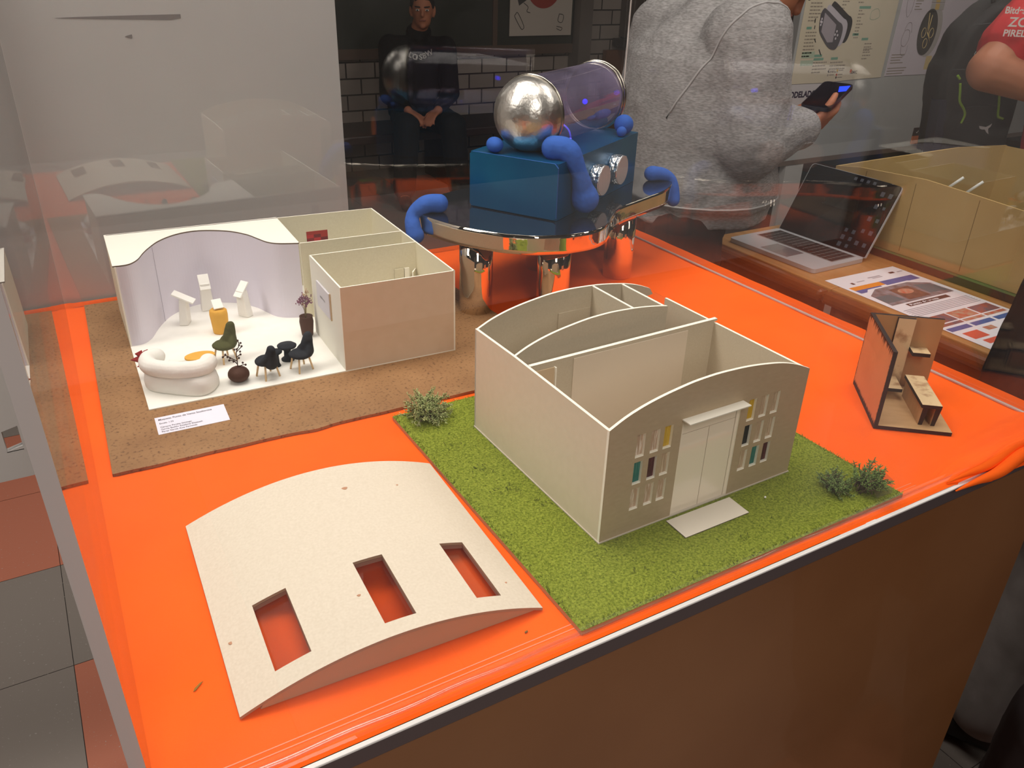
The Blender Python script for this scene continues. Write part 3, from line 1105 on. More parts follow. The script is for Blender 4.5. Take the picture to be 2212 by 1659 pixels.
# ---------------------------------------------------------------- removed roof of the hall, lying on the cloth
def roof_piece():
    a = math.atan2(0.4392 - 0.4483, 0.3003 - 0.0466)
    t = thing('hall_roof', 'curved cream card roof with three cut-out skylights, lying in front on the orange cloth', 'model roof', (0.0466, 0.4483, 0.0012), a)
    W, D, rise, th = 0.2538, 0.2485, 0.0272, 0.0028
    m = mat('roof_cream', '#dfd4c2', 0.75, col2='#d6cab7', noise_scale=420, spec=0.2)
    me = mat('roof_edge', '#a58a70', 0.8)

    def zz(u):
        q = (u / W) * 2 - 1
        return rise * (1 - q * q)
    holes = [(0.0315, 0.0600, 0.0200, 0.0985), (0.1180, 0.1445, 0.0155, 0.0960), (0.1995, 0.2225, 0.0180, 0.0970)]
    us = sorted(set([round(W * i / 40, 5) for i in range(41)] + [h[0] for h in holes] + [h[1] for h in holes]))
    vsn = sorted(set([0.0, D] + [h[2] for h in holes] + [h[3] for h in holes] + [0.13, 0.17, 0.21]))
    mb = MB()

    def hole(u, v):
        return any(h[0] < u < h[1] and h[2] < v < h[3] for h in holes)
    idx = {}
    V, F, Mi = [], [], []

    def vid(u, v, top):
        k = (u, v, top)
        if k not in idx:
            idx[k] = len(V)
            # the back runs slightly narrower, as in the photo
            V.append((u + 0.004 * (v / D) * 0, v, zz(u) + (th if top else 0)))
        return idx[k]
    nu, nv = len(us), len(vsn)
    solid = lambda i, j: 0 <= i < nu - 1 and 0 <= j < nv - 1 and not hole((us[i] + us[i + 1]) / 2, (vsn[j] + vsn[j + 1]) / 2)
    for i in range(nu - 1):
        for j in range(nv - 1):
            if not solid(i, j):
                continue
            u0, u1, v0, v1 = us[i], us[i + 1], vsn[j], vsn[j + 1]
            F.append((vid(u0, v0, 1), vid(u1, v0, 1), vid(u1, v1, 1), vid(u0, v1, 1)))
            Mi.append(0)
            F.append((vid(u0, v1, 0), vid(u1, v1, 0), vid(u1, v0, 0), vid(u0, v0, 0)))
            Mi.append(0)
            for di, dj, e in ((-1, 0, ((u0, v1), (u0, v0))), (1, 0, ((u1, v0), (u1, v1))), (0, -1, ((u0, v0), (u1, v0))), (0, 1, ((u1, v1), (u0, v1)))):
                if not solid(i + di, j + dj):
                    F.append((vid(*e[0], 0), vid(*e[1], 0), vid(*e[1], 1), vid(*e[0], 1)))
                    Mi.append(1)
    mb.v = V
    mb.f = F
    mb.m = Mi
    mb.s = [False] * len(F)
    obj('curved_sheet', mb, [m, me], t)
    # gable strip under the front edge
    pts = [(W * 0.06, 0.0006 + 0.0)] + [(W * 0.97, 0.0006)] + [(W * i / 40, zz(W * i / 40)) for i in range(38, 2, -1)]
    obj('gable', MB().prism(pts, 0, 0.002, M=basis((1, 0, 0), (0, 0, 1), (0, -1, 0), (0, 0.0045, 0))), mat('gable_card', '#b89474', 0.8), t)
    # acrylic skylight panes glued below the openings
    fl = pane_mat('skylight_film', tint=(0.93, 0.90, 0.88), base=0.06)
    for h in holes:
        q = MB()
        for nm, loops, za, zb, mm in (('skylight_pane', [[(h[0] - 0.002, h[2] - 0.002), (h[1] + 0.002, h[2] - 0.002), (h[1] + 0.002, h[3] + 0.002), (h[0] - 0.002, h[3] + 0.002)]], -0.0050, -0.0042, fl),
                                      ('skylight_frame', [[(h[0] - 0.0015, h[2] - 0.0015), (h[1] + 0.0015, h[2] - 0.0015), (h[1] + 0.0015, h[3] + 0.0015), (h[0] - 0.0015, h[3] + 0.0015)],
                                                          [(h[0], h[2]), (h[0], h[3]), (h[1], h[3]), (h[1], h[2])]], -0.0041, -0.0001, mat('skylight_edge', '#8a6455', 0.5))):
            q = MB().plate(loops, za, zb)
            q.v = [(x, y, z + zz(x)) for x, y, z in q.v]
            obj(nm, q, mm, t)
    # stains
    st = mat('stain_brown', '#b98a6c', 0.8)
    for (u, v, r_) in ((0.146, 0.206, 0.0028), (0.110, 0.055, 0.0016), (0.198, 0.2, 0.0012), (0.0085, 0.0725, 0.002), (0.236, 0.035, 0.0012)):
        obj('stain', MB().prism([(u + r_ * math.cos(k) * (1 + 0.3 * math.sin(3 * k)), v + 0.8 * r_ * math.sin(k)) for k in [i * 0.6283 for i in range(10)]], zz(u) + th - 0.0004, zz(u) + th + 0.00025), st, t)


roof_piece()


# ================================================================ SHOP FURNITURE
CLAYW = mat('white_clay', '#ebe8e1', 0.85, bump=0.0007, bump_scale=110, spec=0.2)
CLAYY = mat('yellow_clay', '#dba84a', 0.85, col2='#d8a043', noise_scale=60, bump=0.0003, bump_scale=200, spec=0.2)
CLAYG = mat('olive_clay', '#4c4c2c', 0.9, bump=0.0005, bump_scale=300, spec=0.2)
CLAYK = mat('charcoal_clay', '#2b2e33', 0.9, bump=0.0006, bump_scale=300, spec=0.2)
STICK = mat('stick_wood', '#d9b98c', 0.7)
CHOC = mat('chocolate_clay', '#4a2d20', 0.7, bump=0.0003, bump_scale=250, spec=0.3)


FZ = 0.0016


def sofa():
    t = thing('sofa', 'white clay sofa with a thick roll back at the front left of the shop', 'sofa', mp(0.045, 0.05, FZ), MA)
    outer = smooth_path([(-0.0370, -0.0010, 0), (-0.010, -0.026, 0), (0.014, -0.0410, 0), (0.030, -0.036, 0), (0.0395, -0.018, 0), (0.034, -0.004, 0), (0.012, 0.004, 0), (-0.015, 0.024, 0), (-0.032, 0.022, 0)], 5, True)
    mb = MB()
    n = len(outer)
    prof = [(1.02, 0.0), (1.08, 0.003), (1.09, 0.010), (1.05, 0.019), (0.95, 0.0235)]
    vs, fs = [], []
    cx, cy = 0.0, -0.006
    for s, z in prof:
        for p in outer:
            vs.append((cx + (p.x - cx) * s, cy + (p.y - cy) * s, z))
    for i in range(len(prof) - 1):
        for k in range(n):
            a = i * n + k
            b = i * n + (k + 1) % n
            fs.append((a, b, b + n, a + n))
    fs.append(list(range(n))[::-1])
    fs.append(list(range((len(prof) - 1) * n, len(prof) * n)))
    mb.add(vs, fs, 0, True)
    obj('seat_base', mb, CLAYW, t, disp=[(0.0022, 0.02, 'CLOUDS')])
    path = smooth_path([(-0.0215, 0.029, 0.033), (-0.032, 0.022, 0.0335), (-0.0335, 0.006, 0.0335), (-0.024, -0.010, 0.034), (-0.006, -0.0235, 0.0345), (0.013, -0.030, 0.034), (0.0275, -0.027, 0.034), (0.034, -0.015, 0.0335)], 5)
    mb = MB()
    rr = [0.0115] * len(path)
    for i in range(len(path) - 1):
        pass
    path = [p - Vector((0, 0, 0.0018)) for p in path]
    mb.tube(path, [0.0108] * len(path), 16, caps=False)
    mb.ell(path[0], 0.0108)
    mb.ell(path[-1], 0.0108)
    obj('roll_back', mb, CLAYW, t, disp=[(0.0016, 0.018, 'CLOUDS')], remesh=0.0011, smooth_it=2)


sofa()


def simple(name, label, cat, mb, m, u, v, rz=0.0, group=None, **kw):
    o = obj(name, mb, m, loc=mp(u, v, kw.pop('z', FZ)), rz=MA + rz, **kw)
    return tag(o, label, cat, group)


# yellow round low table behind the sofa
t = thing('coffee_table', 'low round table with yellow top, behind the white sofa', 'table', mp(0.0755, 0.087, FZ), MA)
obj('tabletop', MB().prism([(0.0190 * math.cos(k * 0.1963), 0.0125 * math.sin(k * 0.1963)) for k in range(32)], 0.0165, 0.0185), CLAYY, t, bevel=0.0004)
obj('pedestal', MB().lathe([(0.006, 0.0), (0.0045, 0.008), (0.006, 0.0165)], 20), CLAYW, t)
# small white bench
simple('clay_bench', 'small rough white clay bench between the sofa and the yellow low table', 'bench', MB().box(-0.015, 0.015, -0.005, 0.005, 0, 0.012), CLAYW, 0.052, 0.100, -0.2, bevel=0.003)


def red_petals():
    mb = MB()
    r = random.Random(2)
    for (a, L, zt) in ((2.9, 0.020, 0.028), (2.5, 0.016, 0.034), (1.7, 0.014, 0.034), (0.6, 0.018, 0.032), (0.2, 0.020, 0.024), (-0.2, 0.017, 0.018), (3.4, 0.014, 0.02)):
        d = Vector((math.cos(a), math.sin(a), 0))
        s = Vector((-d.y, d.x, 0))
        pts = [Vector((0, 0, 0.016)), d * L * 0.5 + s * 0.004 + Vector((0, 0, zt * 0.9)), d * L + Vector((0, 0, zt * 0.9)), d * L * 0.5 - s * 0.004 + Vector((0, 0, zt * 1.02))]
        mb.add(pts, [(0, 1, 2), (0, 2, 3)], 0)
        mb.add([p - Vector((0, 0, 0.0006)) for p in pts], [(0, 2, 1), (0, 3, 2)], 0)
    mb.tube([(0, 0, 0), (0, 0, 0.017)], 0.0012, 6)
    return mb


simple('red_flower', 'pointed red petals of a flower poking out behind the sofa roll', 'flower', red_petals(), mat('red_petal', '#a81d20', 0.6), 0.0130, 0.0900)


# white leaning display stands
def display_stand(label, u, v, rz, h, tilt, bw, bl, lean):
    t = thing('tablet_stand', label, 'stand', mp(u, v, FZ), MA + rz, 'white tablet stands in the curved bay')
    w0, w1, d0, d1 = 0.0095, 0.0068, 0.0062, 0.0052
    mb = MB()
    vs = [(-w0, -d0, 0), (w0, -d0, 0), (w0, d0, 0), (-w0, d0, 0), (-w1, -d1 + lean, h), (w1, -d1 + lean, h), (w1, d1 + lean, h), (-w1, d1 + lean, h)]
    mb.add(vs, [(0, 3, 2, 1), (4, 5, 6, 7), (0, 1, 5, 4), (1, 2, 6, 5), (2, 3, 7, 6), (3, 0, 4, 7)])
    obj('post', mb, CLAYW, t, bevel=0.0012)
    R = Matrix.Translation((0, lean, h + 0.001)) @ Matrix.Rotation(tilt, 4, 'X')
    obj('slab', MB().box(-bw / 2, bw / 2, -bl / 2, bl / 2, -0.001, 0.0014, M=R), mat('slab_white', '#f3f1ea', 0.6), t, bevel=0.0004)


display_stand('white tablet stand with a steep slab, nearest the left end of the curved wall', 0.0800, 0.2455, 1.15, 0.040, 0.45, 0.017, 0.032, -0.003)
display_stand('white tablet stand at the back middle of the curved bay, its slab nearly facing front', 0.1190, 0.2860, 0.0, 0.044, 0.95, 0.0155, 0.024, -0.002)
display_stand('white tablet stand at the right of the curved bay, slab tilted to the left', 0.1655, 0.2390, -0.95, 0.042, 0.75, 0.014, 0.027, -0.003)
# yellow pedestal with white cube
t = thing('yellow_pedestal', 'fat yellow clay pedestal in the middle of the shop floor', 'pedestal', mp(0.1205, 0.1925, FZ), MA)
obj('body', MB().lathe([(0.0098, 0), (0.0105, 0.002), (0.0118, 0.018), (0.0125, 0.028), (0.0120, 0.034), (0.0095, 0.0362), (0.0, 0.0364)], 28), CLAYY, t, disp=[(0.0012, 0.02, 'CLOUDS')])
simple('tilted_tablet', 'small white tablet tilted on top of the yellow pedestal', 'tablet',
       MB().box(-0.0068, 0.0068, -0.0075, 0.0075, 0, 0.003, M=Matrix.Translation((0, 0, 0.0055)) @ Matrix.Rotation(0.75, 4, 'X')).box(-0.004, 0.004, -0.001, 0.004, -0.002, 0.006), mat('slab_white', '#f3f1ea', 0.6), 0.1205, 0.1935, 0.12, z=0.0385, bevel=0.0006)


def clay_chair(label, u, v, rz, m, group=None, splay=0.0035, hb=0.050):
    t = thing('clay_chair', label, 'chair', mp(u, v, FZ), MA + rz, group)
    mb = MB()
    mb.ell((0, 0, 0.0225), (0.0150, 0.0150, 0.0056))
    mb.capsule((0, 0.009, 0.024), (0, 0.0135, hb - 0.008), 0.0110, 0.0062, flat=0.8)
    mb.capsule((-0.009, 0.006, 0.024), (-0.002, 0.0125, 0.036), 0.005, 0.004)
    mb.capsule((0.009, 0.006, 0.024), (0.002, 0.0125, 0.036), 0.005, 0.004)
    obj('seat_shell', mb, m, t, remesh=0.0008, smooth_it=4, disp=[(0.0012, 0.008, 'CLOUDS')])
    for sx in (-1, 1):
        for sy in (-1, 1):
            obj('leg', MB().tube([(sx * 0.0070, sy * 0.0070, 0.0215), (sx * (0.0070 + splay), sy * (0.0070 + splay), 0)], 0.00125, 8), STICK, t)


clay_chair('olive green clay chair on four sticks, behind the brown vase of twigs', 0.1085, 0.0975, -1.15, CLAYG, hb=0.054)
clay_chair('charcoal clay chair on sticks facing away, right of the brown twig vase', 0.1480, 0.0270, 3.5, CLAYK)
clay_chair('charcoal clay chair on sticks pushed against the small round stool table', 0.1925, 0.0290, -1.25, CLAYK, hb=0.052)
simple('clay_side_table', 'charcoal clay spool-shaped side table beside the charcoal chairs', 'table',
       MB().lathe([(0.0085, 0), (0.0088, 0.002), (0.005, 0.005), (0.0045, 0.014), (0.007, 0.0175), (0.0125, 0.0195), (0.0128, 0.0215), (0.011, 0.0228), (0, 0.0230)], 26), CLAYK, 0.1835, 0.0640, disp=[(0.0010, 0.01, 'CLOUDS')])
# the first charcoal chair also has a little round seat disc behind it
simple('clay_side_table', 'charcoal clay stool half hidden behind the front charcoal chair', 'table',
       MB().lathe([(0.006, 0), (0.0045, 0.004), (0.004, 0.016), (0.009, 0.0195), (0.0092, 0.0215), (0, 0.0225)], 22), CLAYK, 0.1650, 0.0520, disp=[(0.0008, 0.01, 'CLOUDS')])


def twig_vase():
    t = thing('round_vase', 'round chocolate brown clay vase at the front edge of the shop floor', 'vase', mp(0.1120, 0.0290, FZ), MA)
    obj('body', MB().ell((0, 0, 0.0100), (0.0135, 0.0135, 0.0103)), CHOC, t)
    mb = MB()
    stems = [[(0, 0, 0.019), (0.0005, 0, 0.030), (0.001, 0.001, 0.040), (0.0055, 0.001, 0.049), (0.0045, 0.001, 0.055)],
             [(0.0005, 0, 0.028), (-0.006, 0.001, 0.033), (-0.012, 0.001, 0.038), (-0.016, 0, 0.037)],
             [(0, 0, 0.020), (0.006, -0.002, 0.0225), (0.0095, -0.003, 0.023)], [(0, 0, 0.024), (-0.004, 0, 0.030), (-0.009, 0.0, 0.031)],
             [(0.001, 0.001, 0.040), (0.0085, 0.002, 0.046)], [(0.0005, 0, 0.034), (0.0055, 0, 0.0365)]]
    for s in stems:
        mb.tube(smooth_path(s, 4), 0.0006, 6)
    bm = MB()
    for p in [(0.0055, 0.001, 0.049), (0.0045, 0.001, 0.0555), (0.0085, 0.002, 0.0465), (0.0075, 0, 0.052), (-0.016, 0, 0.037), (-0.0125, 0.001, 0.0395), (-0.0105, 0, 0.036), (-0.009, 0, 0.031),
              (-0.004, 0, 0.0285), (0.0095, -0.003, 0.0225), (0.0065, -0.002, 0.0255), (0.0055, 0, 0.0365), (0.002, 0.001, 0.044), (-0.001, 0, 0.0445), (0.003, 0, 0.032), (0.0055, 0, 0.0405), (-0.0075, 0, 0.034)]:
        bm.ell(p, 0.0014, seg=10, rings=6)
    w = thing('twig_sprig', 'dark berried twig standing in the round brown vase', 'twig', mp(0.1120, 0.0290, FZ + 0.0187), MA)
    for o_, nm, mm in ((mb, 'stem', mat('twig', '#3d2a1c', 0.8)), (bm, 'berries', mat('berry', '#3a1f18', 0.6))):
        o_.v = [(x, y, z - 0.0187) for x, y, z in o_.v]
        obj(nm, o_, mm, w)


twig_vase()


def flower_vase():
    tag(obj('tall_vase', MB().lathe([(0.0068, 0), (0.0080, 0.002), (0.0092, 0.014), (0.0100, 0.022), (0.0090, 0.0285), (0.0095, 0.0305), (0.0075, 0.0305), (0.0070, 0.024)], 24), CHOC, loc=mp(0.2290, 0.1300, FZ), rz=MA),
        'tall chocolate brown clay vase beside the room with the sign', 'vase')
    w = thing('dried_flowers', 'dried purple flowers standing in the tall brown vase', 'flowers', mp(0.2290, 0.1300, FZ + 0.0295), MA)
    ms = MB()
    r = random.Random(4)
    tips = [(-0.007, -0.001, 0.024), (-0.003, 0, 0.028), (0.003, 0, 0.020), (0.0045, -0.001, 0.025), (0.001, 0.001, 0.034), (0.004, 0.001, 0.038), (-0.002, 0, 0.018)]
    for p in tips:
        ms.tube([(0, 0, -0.004), (p[0] * 0.3, p[1] * 0.3, p[2] * 0.5), p], 0.0004, 5)
    obj('stem', ms, mat('straw_stem', '#8f7f57', 0.8), w)
    mf = MB()
    for i, p in enumerate(tips):
        big = i in (0, 1, 2, 3)
        for _ in range(34 if big else 9):
            q = Vector(p) + Vector((r.gauss(0, 1), r.gauss(0, 1), r.gauss(0, 1))) * (0.0024 if big else 0.0016)
            mf.ell(q, (0.0009, 0.0009, 0.0012), mi=0 if big else 1, seg=6, rings=4)
    obj('blossom', mf, [mat('purple_petal', '#84566b', 0.8), mat('buff_petal', '#c0a487', 0.8)], w)


flower_vase()


# ================================================================ LASER-CUT CORNER MODEL
def laser_model():
    t = thing('corner_model', 'laser-cut plywood corner model with burnt edges, bench and shelves, on the orange cloth at right', 'model', (0.8197, 0.5122, 0.0015), math.atan2(-0.0533, 0.0648))
    ply = mat('plywood', '#c9a476', 0.6, col2='#bd9768', noise_scale=20, stretch=(1, 5, 1), coat=0.15)
    ply_or = mat('plywood_outer', '#c98a5c', 0.6, col2='#bf8053', noise_scale=20, coat=0.15)
    burn = mat('burnt_edge', '#2b1712', 0.7)
    scorch = mat('scorched_ply', '#d8bd92', 0.6, col2='#8a5b32', noise_scale=55, thr=(0.52, 0.74), coat=0.1)
    W, D, H_, th = 0.0840, 0.1212, 0.1030, 0.0048

    def slab(name, x0, x1, y0, y1, z0, z1, thin, m=ply):
        mb = MB()
        vs = [(x, y, z) for z in (z0, z1) for y in (y0, y1) for x in (x0, x1)]
        faces = {'z': [(0, 2, 3, 1), (4, 5, 7, 6)], 'y': [(0, 1, 5, 4), (2, 6, 7, 3)], 'x': [(0, 4, 6, 2), (1, 3, 7, 5)]}
        for k, ff in faces.items():
            mb.add(vs, ff, 0 if k == thin else 1)
        return obj(name, mb, [m, burn], t)
    slab('base_plate', 0, W + 0.006, 0, D, 0, th, 'z')
    slab('left_wall', 0, th, 0, D, th, H_, 'x', ply_or)
    slab('back_wall', th, W + 0.006, D - th, D, th, H_, 'y', mat('plywood_inner', '#b58a5c', 0.6, col2='#ab8052', noise_scale=18))
    slab('pilaster', 0.0330, 0.0545, D - 2 * th, D - th, th, H_ - 0.001, 'y', scorch)
    slab('wall_shelf', 0.0560, 0.0775, D - th - 0.019, D - th, 0.0575, 0.0625, 'z', scorch)
    slab('low_shelf', th, 0.0475, 0.0740, 0.1115, 0.0160, 0.0205, 'z', scorch)
    # bench: top on two leaning legs
    slab('bench_top', 0.0510, 0.0740, 0.0085, 0.0895, 0.0300, 0.0345, 'z', scorch)
    for x, s in ((0.0535, 1), (0.0680, -1)):
        vs = [(x, 0.0125, th), (x + 0.0048, 0.0125, th), (x + 0.0048, 0.088, th), (x, 0.088, th),
              (x, 0.0105, 0.030), (x + 0.0048 + 0.002, 0.0105, 0.030), (x + 0.0048, 0.088, 0.030), (x, 0.088, 0.030)]
        mb = MB()
        mb.add(vs, [(0, 3, 2, 1), (4, 5, 6, 7), (0, 1, 5, 4), (2, 3, 7, 6)], 1)
        mb.add(vs, [(1, 2, 6, 5), (3, 0, 4, 7)], 0)
        obj('bench_leg', mb, [ply, burn], t)
    # ragged scorch marks along the outer wall edges
    r = random.Random(9)
    mb = MB()
    M = basis((0, 1, 0), (0, 0, 1), (-1, 0, 0), (-0.00012, 0, 0))
    def fringe(p0, p1, nrm, L):
        p0, p1, nrm = Vector(p0), Vector(p1), Vector(nrm)
        n = 60
        for i in range(n):
            a = p0.lerp(p1, i / n)
            b = p0.lerp(p1, (i + 1.2) / n)
            c = (a + b) / 2 + nrm * L * r.uniform(0.15, 1.0)
            mb.add([M @ Vector((a.x, a.y, 0)), M @ Vector((b.x, b.y, 0)), M @ Vector((c.x, c.y, 0.00002))], [(0, 1, 2)])
    fringe((0, H_), (D, H_), (0, -1), 0.012)
    fringe((0, th), (D, th), (0, 1), 0.006)
    fringe((0, th), (0, H_), (1, 0), 0.003)
    fringe((D, th), (D, H_), (-1, 0), 0.004)
    obj('scorch_fringe', mb, burn, t)


laser_model()


# ================================================================ BLUE RADIO SCULPTURE ON THE CHROME TABLE
KZ = 0.142
KS = 0.9598
KP = [(0.5276, 1.1950), (0.5262, 1.1725), (0.5285, 1.1534), (0.5355, 1.1293), (0.5475, 1.098), (0.5622, 1.0732), (0.5778, 1.0512), (0.594, 1.0309), (0.6152, 1.0136), (0.6322, 1.0017), (0.6522, 0.9947),
      (0.6785, 0.9868), (0.6972, 0.9861), (0.7183, 0.9868), (0.7386, 0.9919), (0.7586, 1.002), (0.7790, 1.0188), (0.7985, 1.0388), (0.82, 1.0588), (0.8441, 1.0758), (0.87, 1.0883), (0.904, 1.1011), (0.9397, 1.115),
      (0.9768, 1.1294), (1.0081, 1.1485), (1.0359, 1.1722), (1.0560, 1.2050), (1.0640, 1.2450), (1.0600, 1.2850), (1.0380, 1.3160), (1.0000, 1.3400), (0.950, 1.3520), (0.900, 1.3520), (0.850, 1.3450), (0.800, 1.3350),
      (0.740, 1.3200), (0.700, 1.3060), (0.6611, 1.2913), (0.611, 1.2741), (0.581, 1.2535), (0.5500, 1.2300)]


def kidney():
    P = [(x * KS, y * KS) for x, y in KP]
    t = thing('kidney_table', 'kidney-shaped table with dark mirror top and wavy chrome foil rim on cylinder legs', 'table', (0.75, 1.12, 0.001))
    sp = [(p.x - 0.75, p.y - 1.12) for p in smooth_path([(x, y, 0) for x, y in P], 4, True)]
    # drop any accidental crossing by keeping the outline as is
    obj('tabletop', MB().prism(sp, KZ - 0.0035, KZ, 0), DARKFILM, t)
    mb = MB()
    n = len(sp)
    vs = []
    zt, zb = KZ - 0.0002, KZ - 0.029
    out = []
    for i in range(n):
        a, b = Vector(sp[i - 1]), Vector(sp[(i + 1) % n])
        d = (b - a).normalized()
        out.append(Vector(sp[i]) + Vector((d.y, -d.x)) * 0.0009)
    rows = 6
    for j in range(rows):
        z = zb + (zt - zb) * j / (rows - 1)
        for i in range(n):
            vs.append((out[i].x, out[i].y, z))
    fs = []
    for j in range(rows - 1):
        for i in range(n):
            fs.append((j * n + i, j * n + (i + 1) % n, (j + 1) * n + (i + 1) % n, (j + 1) * n + i))
    mb.add(vs, fs, 0, True)
    o = obj('rim', mb, CHROME, t, solid=0.0006)
    mb = MB()
    for i in range(n):
        pass
    obj('underside', MB().prism([(x * 0.985, y * 0.985) for x, y in sp], KZ - 0.027, KZ - 0.025), mat('card_underside', '#6b5a4c', 0.8), t)
    for (x, y) in ((0.558, 1.052), (0.665, 0.998), (0.859, 1.088), (0.757, 1.183), (0.930, 1.235)):
        o = obj('leg', MB().lathe([(0.0255, 0.0), (0.0258, 0.03), (0.0255, 0.07), (0.0258, KZ - 0.0255)], 48), CHROME, t, loc=(x - 0.75, y - 1.12, 0.0005))


kidney()

BX0, BX1, BX2 = Vector((0.5860, 1.1353)), Vector((0.6709, 1.0077)), Vector((0.9376, 1.1631))
BAX = (BX2 - BX1).normalized()          # long axis, to the right and away
BWD = Vector((-BAX.y, BAX.x))
BANG = math.atan2(BAX.y, BAX.x)
BH = 0.0855
BL = (BX2 - BX1).length
BW = (BX0 - BX1).length


def radio():
    t = thing('blue_box', 'metallic blue box with two foil knobs, standing on the dark mirror table', 'box', (BX1.x, BX1.y, KZ + 0.0015), BANG)
    edge = mat('blue_paper_edge', '#2c5aa6', 0.6)
    obj('body', MB().prism([(0, 0), (BL, 0), (BL, BW), (0.0, BW)], 0, BH), BLUEBOX, t, bevel=0.0016)
    # front end panel with a raised cut edge
    M = basis((0, -1, 0), (0, 0, 1), (-1, 0, 0), (0.0, BW, 0))
    pts = [(0.004, 0.0015), (BW - 0.004, 0.0015), (BW, 0.004), (BW, BH - 0.006), (BW - 0.006, BH), (0.005, BH + 0.0005), (0, BH - 0.003), (0, 0.0045)]
    obj('end_panel', MB().prism(pts, 0.0, 0.0024, 0, 1, M=M), [BLUEBOX, edge], t)
    foil = mat('crumpled_foil', '#dcdcdc', 0.28, metal=1.0, bump=0.0016, bump_scale=160)
    face = mat('foil_face', '#c2c2c4', 0.5, metal=0.55, bump=0.0006, bump_scale=120)
    r = random.Random(8)
    for (x, z, rd) in ((0.132, 0.038, 0.0245), (0.205, 0.041, 0.0245)):
        kt = obj('foil_knob', MB().lathe([(rd * (0.985 + 0.012 * math.sin(q_ * 2.1)), 0.0013 * q_) for q_ in range(14)], 120, 0, closed=True), foil, t)
        kt.matrix_local = basis((1, 0, 0), (0, 0, 1), (0, -1, 0), (x, 0.0, z))
        m = kt.modifiers.new('crumple', 'DISPLACE')
        tx = bpy.data.textures.new('crumple', 'CLOUDS')
        tx.noise_scale = 0.0045
        m.texture = tx
        m.texture_coords = 'LOCAL'
        m.strength = 0.0045
        k2 = obj('knob_face', MB().prism([(rd * 0.96 * math.cos(a * 0.1309), rd * 0.96 * math.sin(a * 0.1309)) for a in range(48)], 0.0165, 0.0180), face, kt)
    # purple lamp glow spot on the table side is light from a small blue led


radio()


def jar():
    r_, L = 0.0545, 0.245
    cx, cy = 0.6765, 1.1066
    t = thing('storage_jar', 'clear jar with domed silver cap lying on its side on the blue box', 'jar', (cx, cy, KZ + 0.0015 + BH + r_ + 0.0005), BANG)
    M = basis((0, 1, 0), (0, 0, 1), (1, 0, 0), (0, 0, 0))   # local z of the lathe runs along the jar axis
    glassy = pane_mat('jar_plastic', tint=(0.80, 0.77, 0.90), base=0.10, power=2.6, haze=0.9, hazecol=(0.42, 0.36, 0.55))
    obj('tube', MB().lathe([(r_, 0.003), (r_, L - 0.006)], 72, M=M, closed=False), glassy, t)
    obj('tube_end', MB().lathe([(r_ * 0.97, L - 0.008), (r_ * 0.8, L - 0.0075), (0.0005, L - 0.0078)], 72, M=M, closed=False), glassy, t)
    silver = mat('hammered_silver', '#dedad3', 0.34, metal=1.0, bump=0.0011, bump_scale=95)
    prof = [(0.0006, -0.0500)]
    for k in range(1, 19):
        a = math.pi / 2 * k / 18
        prof.append((r_ * 1.02 * math.sin(a), -0.050 * math.cos(a)))
    prof += [(r_ * 1.03, 0.003), (r_ * 1.0, 0.004)]
    obj('dome_cap', MB().lathe(prof, 72, M=M, closed=False), silver, t)
    ring = mat('ring_metal', '#b9b2a6', 0.18, metal=1.0)
    for z, rr in ((0.0035, 1.035), (L - 0.012, 1.03), (L - 0.003, 1.045)):
        pts = [(rr * r_ * math.cos(a * 0.0873), rr * r_ * math.sin(a * 0.0873), z) for a in range(73)]
        obj('metal_ring', MB().tube([M @ Vector(p) for p in pts], 0.0022, 8, caps=False), ring, t)
    # dark chair-like scrap inside: a bent blue strip and a dark block, plus a small blue led
    it = thing('blue_strip_light', 'small dark holder with a thin violet strip and glowing blue dot inside the clear jar', 'lamp', (cx + BAX.x * 0.100, cy + BAX.y * 0.100, KZ + BH + 0.0032), BANG)
    dk = mat('dark_violet', '#2a2450', 0.5)
    obj('holder', MB().box(-0.010, 0.008, -0.010, 0.012, 0.012, 0.030).box(-0.045, -0.004, -0.004, 0.004, 0.014, 0.024), dk, it, bevel=0.002)
    obj('strip', MB().tube(smooth_path([(-0.004, -0.012, 0.026), (0.000, -0.020, 0.018), (0.002, -0.0235, 0.008), (0.0025, -0.024, 0.001)], 5), 0.0013, 8), mat('violet_glow', '#6a5cf0', 0.4, emit=1.2), it)
    obj('glow_dot', MB().ell((0.075, -0.012, 0.052), 0.0042), mat('blue_glow', '#1c18ff', 0.4, emit=6.0), it)


jar()


def drip(label, pts, rads, group='blue clay drips hanging over the edges'):
    P = smooth_path(pts, 6)
    R = []
    m = len(rads) - 1
    for i in range(len(P)):
        f = i / (len(P) - 1) * m
        k = min(int(f), m - 1)
        s = f - k
        s = s * s * (3 - 2 * s)
        R.append(rads[k] * (1 - s) + rads[k + 1] * s)
    base = Vector(pts[0])
    mb = MB()
    for i in range(len(P) - 1):
        mb.capsule(P[i] - base, P[i + 1] - base, R[i], R[i + 1], 16)
    o = obj('clay_drip', mb, CLAYBLUE, loc=tuple(base), remesh=0.0018, smooth_it=6, disp=[(0.0016, 0.02, 'CLOUDS')])
    tag(o, label, 'clay drip', group)


def bxp(a, b, z):
    """point on the blue box: a along, b across (0 = knob side), z above the table top"""
    p = BX1 + BAX * a + BWD * b
    return (p.x, p.y, KZ + 0.001 + z)


